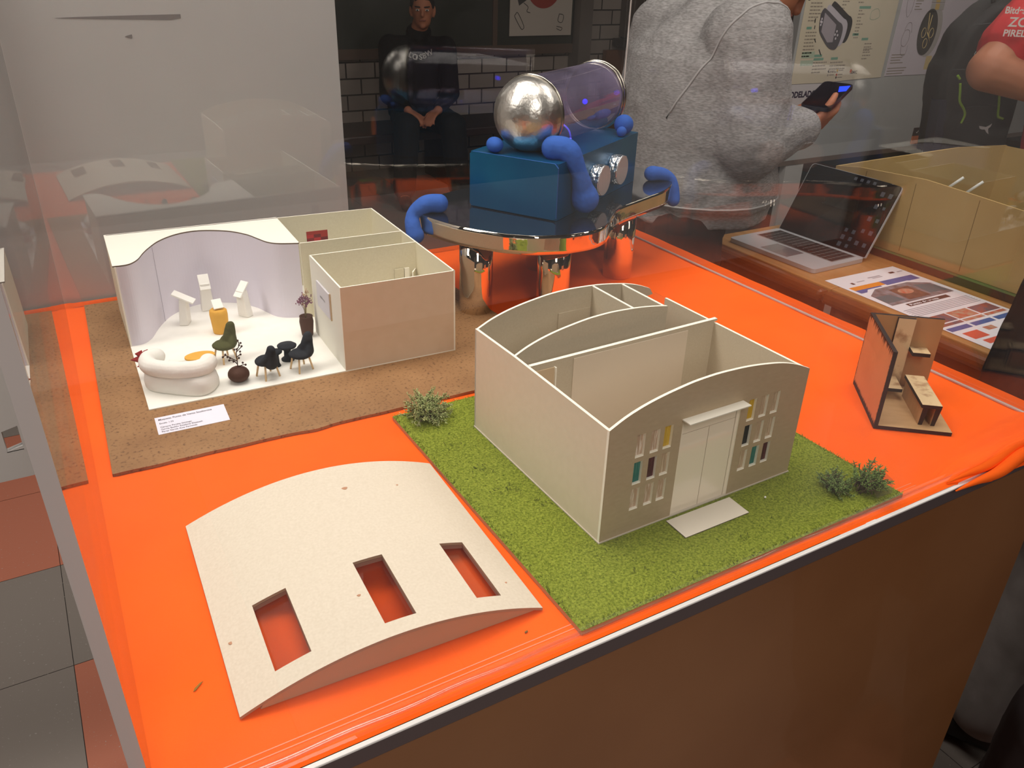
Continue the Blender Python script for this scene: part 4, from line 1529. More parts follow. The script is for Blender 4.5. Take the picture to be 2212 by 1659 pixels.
TOPZ = BH + 0.0005
drip('large blue clay drip hanging from the top of the blue box beside the foil knobs', [bxp(0.030, 0.026, TOPZ + 0.0155), bxp(0.036, 0.004, TOPZ + 0.0125), bxp(0.042, -0.0135, TOPZ - 0.018), bxp(0.050, -0.0165, 0.046), bxp(0.056, -0.0205, 0.026)],
     [0.0180, 0.0175, 0.0125, 0.0160, 0.0215])
drip('blue clay drip hanging over the left tip of the dark mirror table', [(0.532, 1.126, KZ + 0.0150), (0.514, 1.132, KZ + 0.0145), (0.4935, 1.138, KZ + 0.000), (0.4895, 1.130, KZ - 0.018), (0.4910, 1.126, KZ - 0.030)],
     [0.0145, 0.0140, 0.0105, 0.0125, 0.0140])
drip('blue clay drip hanging over the right tip of the dark mirror table', [(0.968, 1.152, KZ + 0.0140), (0.986, 1.148, KZ + 0.0125), (1.004, 1.141, KZ + 0.004), (1.0105, 1.136, KZ - 0.018), (1.0105, 1.134, KZ - 0.034)],
     [0.0135, 0.0120, 0.0095, 0.0110, 0.0125])
for lab, a, b, r3 in (('oval blue clay pebble on the near left corner of the blue box', 0.013, 0.118, (0.0170, 0.0125, 0.0115)), ('large blue clay ball at the far right corner of the blue box top', 0.272, 0.014, (0.0165,) * 3),
                      ('small blue clay bead touching the large ball on the box', 0.250, 0.008, (0.0085,) * 3), ('tiny blue clay bead behind the oval pebble on the box', 0.030, 0.128, (0.006,) * 3)):
    x, y, z = bxp(a, b, TOPZ)
    tag(obj('clay_ball', MB().ell((0, 0, r3[2]), r3, seg=28, rings=18), CLAYBLUE, loc=(x, y, z), rz=BANG + 0.9), lab, 'clay ball', 'blue clay balls on the box')
#MORE2

# ================================================================ BACKGROUND: TILED WALL, BENCH, BOARDS
def far_wall():
    m = bpy.data.materials.new('tiled_wall')
    m.use_nodes = True
    nt = m.node_tree
    b = nt.nodes['Principled BSDF']
    b.inputs['Roughness'].default_value = 0.35
    tc = nt.nodes.new('ShaderNodeTexCoord')
    mp_ = nt.nodes.new('ShaderNodeMapping')
    mp_.inputs['Rotation'].default_value = (math.radians(90), 0, 0)
    br = nt.nodes.new('ShaderNodeTexBrick')
    br.inputs['Color1'].default_value = rgb('#aa9e94')
    br.inputs['Color2'].default_value = rgb('#9c9087')
    br.inputs['Mortar'].default_value = rgb('#2a211d')
    br.inputs['Scale'].default_value = 1.0
    br.inputs['Mortar Size'].default_value = 0.006
    br.inputs['Brick Width'].default_value = 0.222
    br.inputs['Row Height'].default_value = 0.112
    nt.links.new(tc.outputs['Object'], mp_.inputs[0])
    nt.links.new(mp_.outputs[0], br.inputs[0])
    nt.links.new(br.outputs[0], b.inputs['Base Color'])
    tag(obj('wall_back', MB().box(-2.5, 8.5, 6.0, 6.1, -T, 2.2), m), kind='structure')
    dk = mat('dark_side_wall', '#3b342f', 0.8)
    tag(obj('wall_right', MB().box(8.5, 8.6, -4.5, 6.1, -T, 2.2), dk), kind='structure')
    tag(obj('wall_left', MB().box(-4.6, -4.5, -4.5, 6.1, -T, 2.2), mat('pale_side_wall', '#8f8a84', 0.8)), kind='structure')
    tag(obj('ceiling', MB().box(-4.6, 8.6, -4.5, 6.1, 2.2, 2.3), mat('dark_ceiling', '#4a4642', 0.9)), kind='structure')
    tag(obj('wall_back.001', MB().box(-4.5, -2.5, 6.0, 6.1, -T, 2.2), dk), kind='structure')
    tag(obj('wall_front', MB().box(-4.6, 8.6, -4.6, -4.5, -T, 2.2), mat('front_wall', '#4c4641', 0.8)), kind='structure')


far_wall()


def bench():
    t = thing('wall_bench', 'long dark wooden bench below the white tiled wall', 'bench', (2.6, 5.5, -T))
    w = mat('dark_bench_wood', '#33201b', 0.5)
    obj('seat', MB().box(1.2, 4.0, 5.30, 5.80, -0.66, -0.60), w, t, True, bevel=0.01)
    for x in (1.4, 2.6, 3.8):
        obj('leg', MB().box(x, x + 0.08, 5.35, 5.75, -T, -0.66), w, t, True)


bench()
# dark green board on the tiled wall
t = thing('notice_board', 'large dark green board with brown frame on the white tiled wall', 'board', (3.0, 5.97, 0.5))
obj('panel', MB().box(1.9, 4.02, 5.955, 5.985, -0.13, 1.6), mat('dark_green_board', '#2c3027', 0.5), t, True)
fm = mat('brown_frame', '#5e4a3c', 0.5)
obj('frame', MB().box(1.85, 4.07, 5.94, 5.99, -0.20, -0.13).box(4.02, 4.07, 5.94, 5.99, -0.13, 1.6).box(1.85, 1.90, 5.94, 5.99, -0.13, 1.6).box(3.28, 3.32, 5.94, 5.954, -0.13, 1.6), fm, t, True)


def red_poster():
    t = thing('far_poster', 'beige poster with a big red disc and paper clip drawings, on the dark green board', 'poster', (3.7, 5.935, -0.07))
    mb = MB()
    mb.box(3.42, 3.99, 5.930, 5.936, -0.065, 0.75, 0)
    obj('sheet', mb, mat('poster_beige', '#cbbfb2', 0.7), t, True)
    M = basis((1, 0, 0), (0, 0, 1), (0, -1, 0), (0, 5.930, 0))
    disc = [(3.72 + 0.155 * math.cos(a * 0.157), 0.285 + 0.155 * math.sin(a * 0.157)) for a in range(40)]
    obj('red_disc', MB().prism(disc, 0.0005, 0.002, M=M), mat('poster_red', '#a5301c', 0.6), t)
    for ch in [c for c in t.children if c.name.startswith('red_disc')]:
        ch.location = (-3.7, -5.935, 0.07)
    pb_ = mat('poster_black', '#3a3634', 0.7)
    for tri in ([(3.47, 0.24), (3.50, 0.15), (3.60, 0.21), (3.60, 0.30)], [(3.93, 0.22), (3.96, 0.21), (3.96, 0.26)]):
        o = obj('black_shape', MB().prism(tri, 0.0005, 0.002, M=M), pb_, t)
        o.location = (-3.7, -5.935, 0.07)
    for c in ([(3.47, 0.09), (3.49, 0.10), (3.545, 0.01), (3.54, -0.015), (3.52, -0.01), (3.465, 0.07), (3.47, 0.09)], [(3.87, 0.09), (3.91, 0.08), (3.90, 0.03), (3.86, 0.04), (3.87, 0.09)],
              [(3.85, 0.0), (3.90, -0.01), (3.89, -0.03), (3.85, -0.015)], [(3.54, 0.17), (3.58, 0.14), (3.57, 0.11), (3.60, 0.10)]):
        o = obj('clip_drawing', MB().tube([M @ Vector((x, z, 0.002)) for x, z in smooth_path_xy(c)], 0.0025, 5), pb_, t)
        o.location = (-3.7, -5.935, 0.07)


def smooth_path_xy(c):
    return [(p.x, p.y) for p in smooth_path([(a, b, 0) for a, b in c], 4)]


red_poster()
tag(obj('door_leaf', MB().box(4.36, 5.3, 5.93, 5.98, -T, -0.19), mat('brown_door', '#7a4a2a', 0.5)), 'brown wooden cupboard door against the far tiled wall', 'door')
tag(obj('wall_shelf', MB().box(4.45, 5.6, 5.7, 5.98, -0.16, -0.10), mat('dark_shelf', '#2a2624', 0.6)), 'dark shelf on the far wall behind the person in grey', 'shelf')
tag(obj('wall_post', MB().box(4.02, 4.14, 5.85, 5.99, -0.99, 1.6), mat('post_grey', '#6e645c', 0.6)), 'grey post between the dark green board and the tiled strip', 'post')
tag(obj('wall_post', MB().box(4.52, 4.64, 5.85, 5.99, -0.09, 1.6), mat('post_brown', '#5d5048', 0.6)), 'brown post right of the tiled strip on the far wall', 'post')


# ================================================================ EXHIBITION PANEL WITH POSTERS
def exhibition():
    t = thing('exhibition_panel', 'grey exhibition panel on legs carrying the printed posters', 'panel', (4.8, 3.03, -T))
    g = mat('panel_grey', '#a9aaa8', 0.6, col2='#a3a4a2', noise_scale=3)
    obj('board', MB().box(3.33, 6.3, 3.0, 3.04, -0.415, 1.3), g, t, True)
    lg = mat('panel_leg', '#b3b1ae', 0.5)
    for x in (3.42, 5.95):
        obj('leg', MB().box(x, x + 0.13, 3.0, 3.04, -T, -0.416), lg, t, True)
    obj('rail', MB().box(3.33, 6.3, 2.998, 3.042, -0.44, -0.4155), mat('panel_rail', '#6a5a50', 0.5), t, True)
    # poster 1: exploded hand-held console
    P1 = thing('console_poster', 'cream poster with an exploded drawing of a handheld game console, on the grey panel', 'poster', (3.7, 2.995, 0.3))
    M = basis((1, 0, 0), (0, 0, 1), (0, -1, 0), (-3.7, 3.0 - 2.995 - 0.0, -0.3))   # poster-plane (X, z) to the poster's frame
    mb = MB()
    out = [(3.345, -0.034), (3.60, -0.036), (3.80, -0.029), (4.016, -0.026), (4.03, 0.55), (4.03, 0.85), (3.36, 0.85), (3.35, 0.5)]
    mb.prism(out, 0.0005, 0.002, 0, M=M)
    z1 = 0.0022

    def q(x0, x1, za, zb, mi, z=z1, mbb=mb):
        mbb.rect(x0, x1, za, zb, z, mi, M=M)
    # text columns
    def lines(x0, x1, ztop, n, mi=1, sp=0.0155, hh=0.0055, mbb=mb):
        r = random.Random(int(x0 * 1000) + n)
        for i in range(n):
            e = x1 - (r.uniform(0, 0.03) if i < n - 1 else (x1 - x0) * 0.4)
            x = x0
            while x < e:
                w = r.uniform(0.008, 0.022)
                q(x, min(e, x + w), ztop - i * sp - hh, ztop - i * sp, mi, mbb=mbb)
                x += w + 0.003
    lines(3.385, 3.475, 0.335, 6)
    lines(3.385, 3.475, 0.205, 8)
    lines(3.605, 3.655, 0.42, 9)
    lines(3.72, 3.785, 0.40, 5)
    lines(3.735, 3.79, 0.300, 9)
    lines(3.475, 3.58, 0.065, 4)
    lines(3.60, 3.72, 0.062, 4)
    lines(3.83, 3.91, 0.145, 3)
    lines(3.83, 3.90, 0.12, 4)
    for x0, x1, z in ((3.385, 3.42, 0.222), (3.735, 3.82, 0.312), (3.725, 3.77, 0.188), (3.80, 3.85, 0.165), (3.475, 3.53, 0.094), (3.475, 3.545, 0.078), (3.60, 3.65, 0.078)):
        q(x0, x1, z - 0.006, z + 0.006, 2)
    q(3.385, 3.475, 0.085, 0.115, 3)
    q(3.385, 3.475, 0.050, 0.075, 3)
    # colour dots
    for x, z, mi in ((3.60, 0.018, 5), (3.665, 0.020, 6), (3.665, -0.002 + 0.002, 7), (3.60, 0.000, 8), (3.665, -0.014, 5)):
        mb.prism([(x + 0.005 * math.cos(a * 0.6283), z + 0.006 * math.sin(a * 0.6283)) for a in range(10)], z1, z1 + 0.0003, mi, M=M)
        q(x + 0.010, x + 0.045, z - 0.002, z + 0.002, 1)
    # little outline drawings on the right
    for x0, z0 in ((3.83, 0.26), (3.83, 0.36)):
        mb.tube([M @ Vector((x, z, z1)) for x, z in smooth_path_xy([(x0, z0), (x0 + 0.005, z0 + 0.035), (x0 + 0.05, z0 + 0.045), (x0 + 0.07, z0 + 0.01), (x0 + 0.03, z0 - 0.005), (x0, z0)])], 0.0008, 4, mi=2)
    obj('sheet', mb, [mat('poster_cream', '#cfc4ad', 0.7, col2='#c8bda6', noise_scale=4), mat('poster_text', '#8c8275', 0.8), mat('poster_teal', '#6f9a86', 0.8), mat('poster_pale_teal', '#a9b7a0', 0.8), WHITE,
                      mat('poster_black', '#3a3634', 0.7), mat('poster_yellow', '#c59a3a', 0.7), mat('poster_red2', '#b03a28', 0.7), mat('poster_grey', '#9a948c', 0.7)], P1)
    # console drawing, three layers
    def layer(name, dx, dz, m, hgt, sc=1.0, extra=None):
        base = [(3.465, 0.285), (3.470, 0.225), (3.49, 0.190), (3.555, 0.135), (3.60, 0.120), (3.625, 0.130), (3.640, 0.170), (3.642, 0.215), (3.625, 0.240), (3.60, 0.250), (3.50, 0.305), (3.478, 0.306)]
        b = MB()
        b.prism([(x + dx, z + dz) for x, z in [(p[0], p[1]) for p in smooth_path_xy(base + [base[0]])][:-1]], hgt, hgt + 0.0004, 0, M=M)
        return obj(name, b, m, P1)
    layer('console_back', 0.062, 0.030, mat('print_black', '#232326', 0.6), 0.0024)
    layer('console_frame', 0.030, 0.016, mat('print_pale', '#b9b3bb', 0.6), 0.0030)
    layer('console_front', 0.0, 0.0, mat('print_dark', '#4d4a50', 0.6), 0.0036)
    b = MB()
    b.prism([(3.492, 0.290), (3.588, 0.235), (3.585, 0.155), (3.545, 0.155), (3.490, 0.205)], 0.0042, 0.0045, 0, M=M)
    obj('console_screen', b, mat('print_screen', '#9d959c', 0.6), P1)
    b = MB()
    for x, z in ((3.602, 0.205), (3.593, 0.190), (3.612, 0.187), (3.602, 0.172), (3.478, 0.262), (3.474, 0.250), (3.482, 0.248), (3.477, 0.236)):
        b.prism([(x + 0.005 * math.cos(a * 0.6283), z + 0.006 * math.sin(a * 0.6283)) for a in range(10)], 0.0042, 0.0046, 0, M=M)
    obj('console_button', b, mat('print_button', '#cfc8cf', 0.6), P1)
    b = MB()
    for x, z, w, h_, a in ((3.435, 0.255, 0.006, 0.02, 0), (3.440, 0.225, 0.005, 0.016, 0), (3.460, 0.165, 0.022, 0.005, -0.9), (3.51, 0.110, 0.035, 0.006, -0.9)):
        c, s = math.cos(a), math.sin(a)
        b.prism([(x + u * c - v * s, z + u * s + v * c) for u, v in ((-w / 2, -h_ / 2), (w / 2, -h_ / 2), (w / 2, h_ / 2), (-w / 2, h_ / 2))], 0.0024, 0.0027, 0, M=M)
    obj('small_parts', b, mat('print_black', '#232326', 0.6), P1)
    text('lettering', 'SEMIC', 0.020, M @ basis((1, 0, 0), (0, 1, 0), (0, 0, 1), (3.765, 0.0, 0.0026)), mat('print_ink', '#4a3c36', 0.7), P1, bold=0.0006)
    b = MB().prism([(3.760, 0.008), (3.772, 0.004), (3.775, 0.020), (3.764, 0.022)], 0.0024, 0.0028, 0, M=M)
    obj('orange_mark', b, mat('print_orange', '#c8552a', 0.7), P1)
    # poster 2: wristwatch
    P2 = thing('watch_poster', 'lilac white poster with a large black dialled wristwatch, right of the console poster', 'poster', (4.45, 2.995, 0.3))
    M2 = basis((1, 0, 0), (0, 0, 1), (0, -1, 0), (-4.45, 0.005, -0.3))
    M = M2
    mb2 = MB()
    mb2.prism([(4.045, -0.022), (4.84, -0.030), (4.86, 0.85), (4.08, 0.85)], 0.0005, 0.002, 0, M=M2)

    def q2(x0, x1, za, zb, mi, z=z1):
        mb2.rect(x0, x1, za, zb, z, mi, M=M2)
    for x0, x1, zt, n in ((4.065, 4.17, 0.085, 4), (4.055, 4.21, 0.018, 3), (4.165, 4.225, 0.345, 4), (4.62, 4.72, 0.30, 5)):
        for i in range(n):
            q2(x0, x1 - 0.012 * (i % 3), zt - i * 0.0135 - 0.005, zt - i * 0.0135, 1)
    q2(4.36, 4.41, 0.0, 0.07, 2)
    # outline sketches
    def loopt(c, r_=0.0012):
        mb2.tube([M2 @ Vector((x, z, z1)) for x, z in smooth_path_xy(c)], r_, 4, mi=3)
    loopt([(4.10, 0.30), (4.095, 0.38), (4.12, 0.42), (4.145, 0.38), (4.145, 0.30), (4.12, 0.265), (4.10, 0.30)])
    loopt([(4.115, 0.16), (4.13, 0.20), (4.165, 0.20), (4.175, 0.16), (4.155, 0.125), (4.125, 0.13), (4.115, 0.16)])
    loopt([(4.125, 0.20), (4.14, 0.235), (4.17, 0.235), (4.185, 0.19)])
    loopt([(4.125, 0.13), (4.135, 0.085), (4.17, 0.080), (4.18, 0.13)])
    obj('sheet', mb2, [mat('poster_lilac', '#c5bcc4', 0.7), mat('poster_text', '#8c8275', 0.8), mat('poster_yellow2', '#c8b27c', 0.7), mat('sketch_line', '#77706f', 0.7)], P2)
    # big watch
    bz = MB()
    cx, cz = 4.315, 0.190
    for i in range(6):
        z = 0.30 + i * 0.035
        for k, (xa, xb) in enumerate(((4.275, 4.31), (4.312, 4.345), (4.347, 4.385))):
            bz.box(xa + 0.02 - i * 0.002, xb + 0.02 - i * 0.002, z, z + 0.030, 0.003, 0.0038, k % 2, M=M2)
    obj('watch_strap', bz, [mat('print_steel', '#a9a49f', 0.5), mat('print_gold', '#c8a65c', 0.5)], P2)
    bz = MB()
    bz.prism([(cx + 0.030 + 0.085 * math.cos(a * 0.157), cz + 0.005 + 0.128 * math.sin(a * 0.157)) for a in range(40)], 0.0022, 0.0032, M=M2)
    obj('watch_case', bz, mat('print_steel', '#a9a49f', 0.5), P2)
    bz = MB()
    bz.prism([(cx + 0.075 * math.cos(a * 0.157), cz + 0.115 * math.sin(a * 0.157)) for a in range(40)], 0.0036, 0.0042, M=M2)
    obj('watch_dial', bz, mat('print_dial', '#2b2724', 0.5), P2)
    bz = MB()
    for dx, dz in ((-0.030, -0.002), (0.035, -0.004), (0.0, -0.055)):
        pts = [M2 @ Vector((cx + dx + 0.017 * math.cos(a * 0.3), cz + dz + 0.024 * math.sin(a * 0.3), 0.0046)) for a in range(22)]
        bz.tube(pts, 0.0016, 4)
    for (ax, az, bx, bz2) in ((cx, cz, cx - 0.018, cz + 0.095), (cx + 0.003, cz, cx + 0.008, cz + 0.085), (cx, cz, cx + 0.045, cz - 0.055)):
        bz.tube([M2 @ Vector((ax, az, 0.005)), M2 @ Vector((bx, bz2, 0.005))], [0.004, 0.0015], 4)
    obj('watch_hand', bz, mat('print_gold2', '#c9b070', 0.5), P2)
    # title sheet under the first poster
    S = thing('title_sheet', 'white paper sign reading MODELADO, below the console poster', 'sign', (3.48, 2.995, -0.09))
    Ms = basis((1, 0, 0), (0, 0, 1), (0, -1, 0), (-3.48, 0.005, 0.09))
    obj('sheet', MB().prism([(3.335, -0.165), (3.62, -0.165), (3.605, -0.040), (3.335, -0.036)], 0.0005, 0.0015, M=Ms), mat('sign_paper', '#c4bfbf', 0.7), S)
    text('lettering', 'MODELADO', 0.040, Ms @ basis((1, 0, 0), (0, 1, 0), (0, 0, 1), (3.320, -0.099, 0.0018)), mat('print_violet', '#2d2338', 0.7), S, bold=0.0018, xs=0.98)
    # sticker
    k = thing('panel_sticker', 'small black and orange sticker at the lower edge of the grey panel', 'sticker', (4.44, 2.996, -0.36))
    obj('black_half', MB().box(-0.030, 0.030, -0.002, 0.003, 0.0, 0.045), mat('sticker_black', '#2a1a16', 0.5), k)
    obj('orange_half', MB().box(-0.030, 0.030, -0.002, 0.003, -0.045, 0.0), mat('sticker_orange', '#c06a3c', 0.5), k)
    text('lettering', '✓', 0.03, basis((1, 0, 0), (0, 0, 1), (0, -1, 0), (-0.012, -0.0025, 0.012)), WHITE, k)


exhibition()


# ================================================================ DESK, LAPTOP, PRINTED SHEET, CARDBOARD MODEL
DZ = -0.26


def desk():
    t = thing('wooden_desk', 'long brown wooden desk beyond the display, under the laptop and printed sheet', 'desk', (2.25, 1.0, -T))
    top = mat('desk_top_wood', '#c08f56', 0.45, col2='#a9763f', noise_scale=7, stretch=(6, 0.7, 1), coat=0.3)
    nose = mat('desk_nosing', '#7d4520', 0.35, col2='#6b3817', noise_scale=9, stretch=(4, 0.6, 1), coat=0.4)
    dark = mat('desk_front', '#472414', 0.4, col2='#3b1d10', noise_scale=10, stretch=(1, 1, 4), coat=0.3)
    for (a, b) in ((1.3235, 1.81), (-0.45, 1.3225)):
        obj('top_board', MB().box(1.765, 2.80, a, b, DZ - 0.028, DZ), top, t, True, bevel=0.003)
        obj('nosing', MB().box(1.725, 1.7645, a, b, DZ - 0.034, DZ - 0.001), nose, t, True, bevel=0.012)
        obj('front_panel', MB().box(1.755, 1.78, a + 0.02, b - 0.02, -0.94, DZ - 0.035), dark, t, True)
        obj('plinth', MB().box(1.79, 2.78, a + 0.02, b - 0.02, -T, -0.942), dark, t, True)
        obj('back_panel', MB().box(2.76, 2.78, a + 0.02, b - 0.02, -0.94, DZ - 0.035), dark, t, True)


desk()


def laptop():
    hx, hy = 2.026, 1.588
    t = thing('laptop', 'open silver laptop with dark screen on the wooden desk', 'laptop', (1.9125, hy, DZ + 0.001), math.radians(1.5))
    al = mat('aluminium', '#c4c4c8', 0.35, metal=0.15)
    key = mat('laptop_key', '#241d1c', 0.5)
    w, d = 0.162, 0.108
    pts = []
    for cx_, cy_, a0 in ((d - 0.012, w - 0.012, 0), (-d + 0.012, w - 0.012, 90), (-d + 0.012, -w + 0.012, 180), (d - 0.012, -w + 0.012, 270)):
        for k in range(5):
            a = math.radians(a0 + k * 22.5)
            pts.append((cx_ + 0.012 * math.cos(a), cy_ + 0.012 * math.sin(a)))
    obj('base', MB().prism(pts, 0.0, 0.012), al, t, bevel=0.002)
    kb = obj('keyboard_well', MB().box(-0.010, 0.093, -w + 0.020, w - 0.020, 0.0122, 0.0127), mat('key_well_glint', '#8f8a88', 0.4), t)  # well coloured lighter to stand for glints between the keys
    r = random.Random(1)
    mb = MB()
    for i in range(6):
        x = -0.006 + i * 0.0165
        y = -w + 0.024
        for k in range(14):
            wdt = 0.0190
            if i == 0 and 4 <= k <= 8:
                if k == 4:
                    mb.box(x, x + 0.0140, y, y + 0.1000, 0.0128, 0.0136)
                y += 0.0200
                continue
            mb.box(x, x + 0.0135, y, y + 0.0165, 0.0128, 0.0136)
            y += 0.0200
    obj('keys', mb, key, t)
    obj('trackpad', MB().box(-0.092, -0.020, -0.05, 0.05, 0.0121, 0.0125), mat('trackpad', '#aaaab0', 0.25, metal=0.6), t, bevel=0.0002)
    # lid: leans away from the keyboard
    lt = math.atan2(0.1054, 0.2042)
    up = Vector((math.sin(lt), 0, math.cos(lt)))
    nrm = Vector((-math.cos(lt), 0, math.sin(lt)))
    M = basis((0, -1, 0), up, nrm, (0.109, 0, 0.0105))
    lw, lh = 0.162, 0.222
    pts = []
    for cx_, cy_, a0 in ((lw - 0.012, lh - 0.012, 0), (-lw + 0.012, lh - 0.012, 90), (-lw + 0.004, 0.004, 180), (lw - 0.004, 0.004, 270)):
        for k in range(5):
            a = math.radians(a0 + k * 22.5)
            rr = 0.012 if cy_ > 0.1 else 0.004
            pts.append((cx_ + rr * math.cos(a), cy_ + rr * math.sin(a)))
    lid = obj('lid', MB().prism(pts, -0.006, 0.0, M=M), al, t)
    scr = mat('screen_glass', '#1c1413', 0.07, coat=1.0)
    pin = [(x * 0.985, y * 0.985 + 0.002) for x, y in pts]
    obj('screen', MB().prism(pin, 0.0002, 0.0008, M=M), scr, lid)
    ic = mat('screen_icon', '#595a62', 0.5, emit=0.04)
    mb = MB()
    r = random.Random(6)
    for i in range(5):
        for j in range(4 if i < 4 else 2):
            x = lw - 0.022 - j * 0.026
            y = 0.185 - i * 0.038 if j < 2 else 0.06 - (i % 3) * 0.022
            if j >= 2 and i > 2:
                continue
            s = r.uniform(0.0045, 0.0075)
            mb.box(x - s, x + s * 0.8, y - s, y + s, 0.0009, 0.0011, M=M)
    for j in range(4):
        mb.box(lw - 0.16 + j * 0.022, lw - 0.150 + j * 0.022, 0.204, 0.213, 0.0009, 0.0011, M=M)
    obj('desktop_icons', mb, ic, lid)


laptop()


def desk_sheet():
    t = thing('printed_sheet', 'large printed colour sheet with blue bands lying on the wooden desk', 'poster', (1.795, 1.371, DZ + 0.0008), math.radians(-90 - 1.0))
    # local x runs along the desk towards the viewer's right, local y across the desk
    W, H = 0.545, 0.275
    m = [mat('sheet_white', '#ece9f0', 0.5), mat('sheet_orange', '#e88f23', 0.5), mat('sheet_blue', '#3f66a8', 0.5, col2='#2f5494', noise_scale=50), mat('sheet_grey', '#8d8a92', 0.6, col2='#55504e', noise_scale=40),
         mat('sheet_brown', '#7b5543', 0.6, col2='#4f3a30', noise_scale=60), mat('sheet_teal', '#46666e', 0.6), mat('sheet_text', '#a3a0a8', 0.6), mat('sheet_dark', '#3a2c28', 0.6), mat('sheet_photo', '#4b5a6c', 0.6, col2='#a8553a', noise_scale=35),
         mat('sheet_food', '#b9a58c', 0.6, col2='#c24a2a', noise_scale=60), mat('sheet_red', '#d85a42', 0.6)]
    mb = MB()
    mb.box(0, W, 0, H, 0, 0.0005, 0)
    z = 0.0007

    def R(x0, x1, y0, y1, mi, zz=z):
        mb.rect(x0, x1, y0, y1, zz, mi)
    # header marks
    for (x, y, w, h_) in ((0.045, 0.045, 0.012, 0.010), (0.045, 0.07, 0.004, 0.03), (0.035, 0.125, 0.005, 0.05), (0.043, 0.135, 0.004, 0.04), (0.030, 0.215, 0.010, 0.02), (0.035, 0.245, 0.005, 0.022)):
        R(x, x + w, y, y + h_, 7 if w > 0.009 else 6)
    R(0.070, 0.092, 0.012, 0.13, 1)
    R(0.070, 0.100, 0.13, 0.262, 2)
    R(0.092, 0.112, 0.012, 0.11, 2)
    # shop front picture
    mb.prism([(0.102, 0.07), (0.135, 0.02), (0.205, 0.015), (0.205, 0.26), (0.135, 0.255), (0.105, 0.20)], z, z + 0.0001, 3)
    mb.prism([(0.125, 0.10), (0.195, 0.095), (0.195, 0.18), (0.125, 0.175)], z + 0.0002, z + 0.0003, 4)
    mb.prism([(0.145, 0.022), (0.190, 0.020), (0.190, 0.085), (0.150, 0.075)], z + 0.0002, z + 0.0003, 5)
    mb.prism([(0.125, 0.195), (0.185, 0.19), (0.190, 0.252), (0.140, 0.245)], z + 0.0002, z + 0.0003, 5)
    mb.prism([(0.150 + 0.016 * math.cos(a * 0.52), 0.137 + 0.026 * math.sin(a * 0.52)) for a in range(12)], z + 0.0004, z + 0.0005, 9)
    mb.prism([(0.100, 0.05), (0.135, 0.005), (0.142, 0.008), (0.106, 0.07), (0.106, 0.20), (0.140, 0.262), (0.133, 0.266), (0.098, 0.21)], z + 0.0004, z + 0.0005, 0)
    R(0.212, 0.228, 0.055, 0.215, 7)
    for i in range(6):
        R(0.240 + i * 0.0075, 0.243 + i * 0.0075, 0.012, 0.262, 6)
    for j, (ya, yb) in enumerate(((0.012, 0.092), (0.098, 0.175), (0.182, 0.262))):
        R(0.295, 0.335, ya, yb, 8 if j != 1 else 9)
        R(0.340, 0.352, ya, yb, 9 if j != 0 else 8)
    for ya, yb in ((0.006, 0.085), (0.095, 0.175), (0.185, 0.268)):
        R(0.362, 0.380, ya, yb, 2)
    R(0.395, 0.430, 0.02, 0.075, 10)
    R(0.392, 0.41, 0.10, 0.135, 9)
    R(0.40, 0.43, 0.17, 0.25, 6)
    R(0.44, 0.46, 0.03, 0.09, 10)
    for i in range(8):
        R(0.44 + i * 0.01, 0.444 + i * 0.01, 0.12, 0.25, 6)
    obj('sheet', mb, m, t)
    text('lettering', 'Punto de venta', 0.012, basis((0, 1, 0), (-1, 0, 0), (0, 0, 1), (0.2245, 0.062, 0.0010)), mat('sheet_white', '#ece9f0'), t, bold=0.0004, xs=1.5)


desk_sheet()


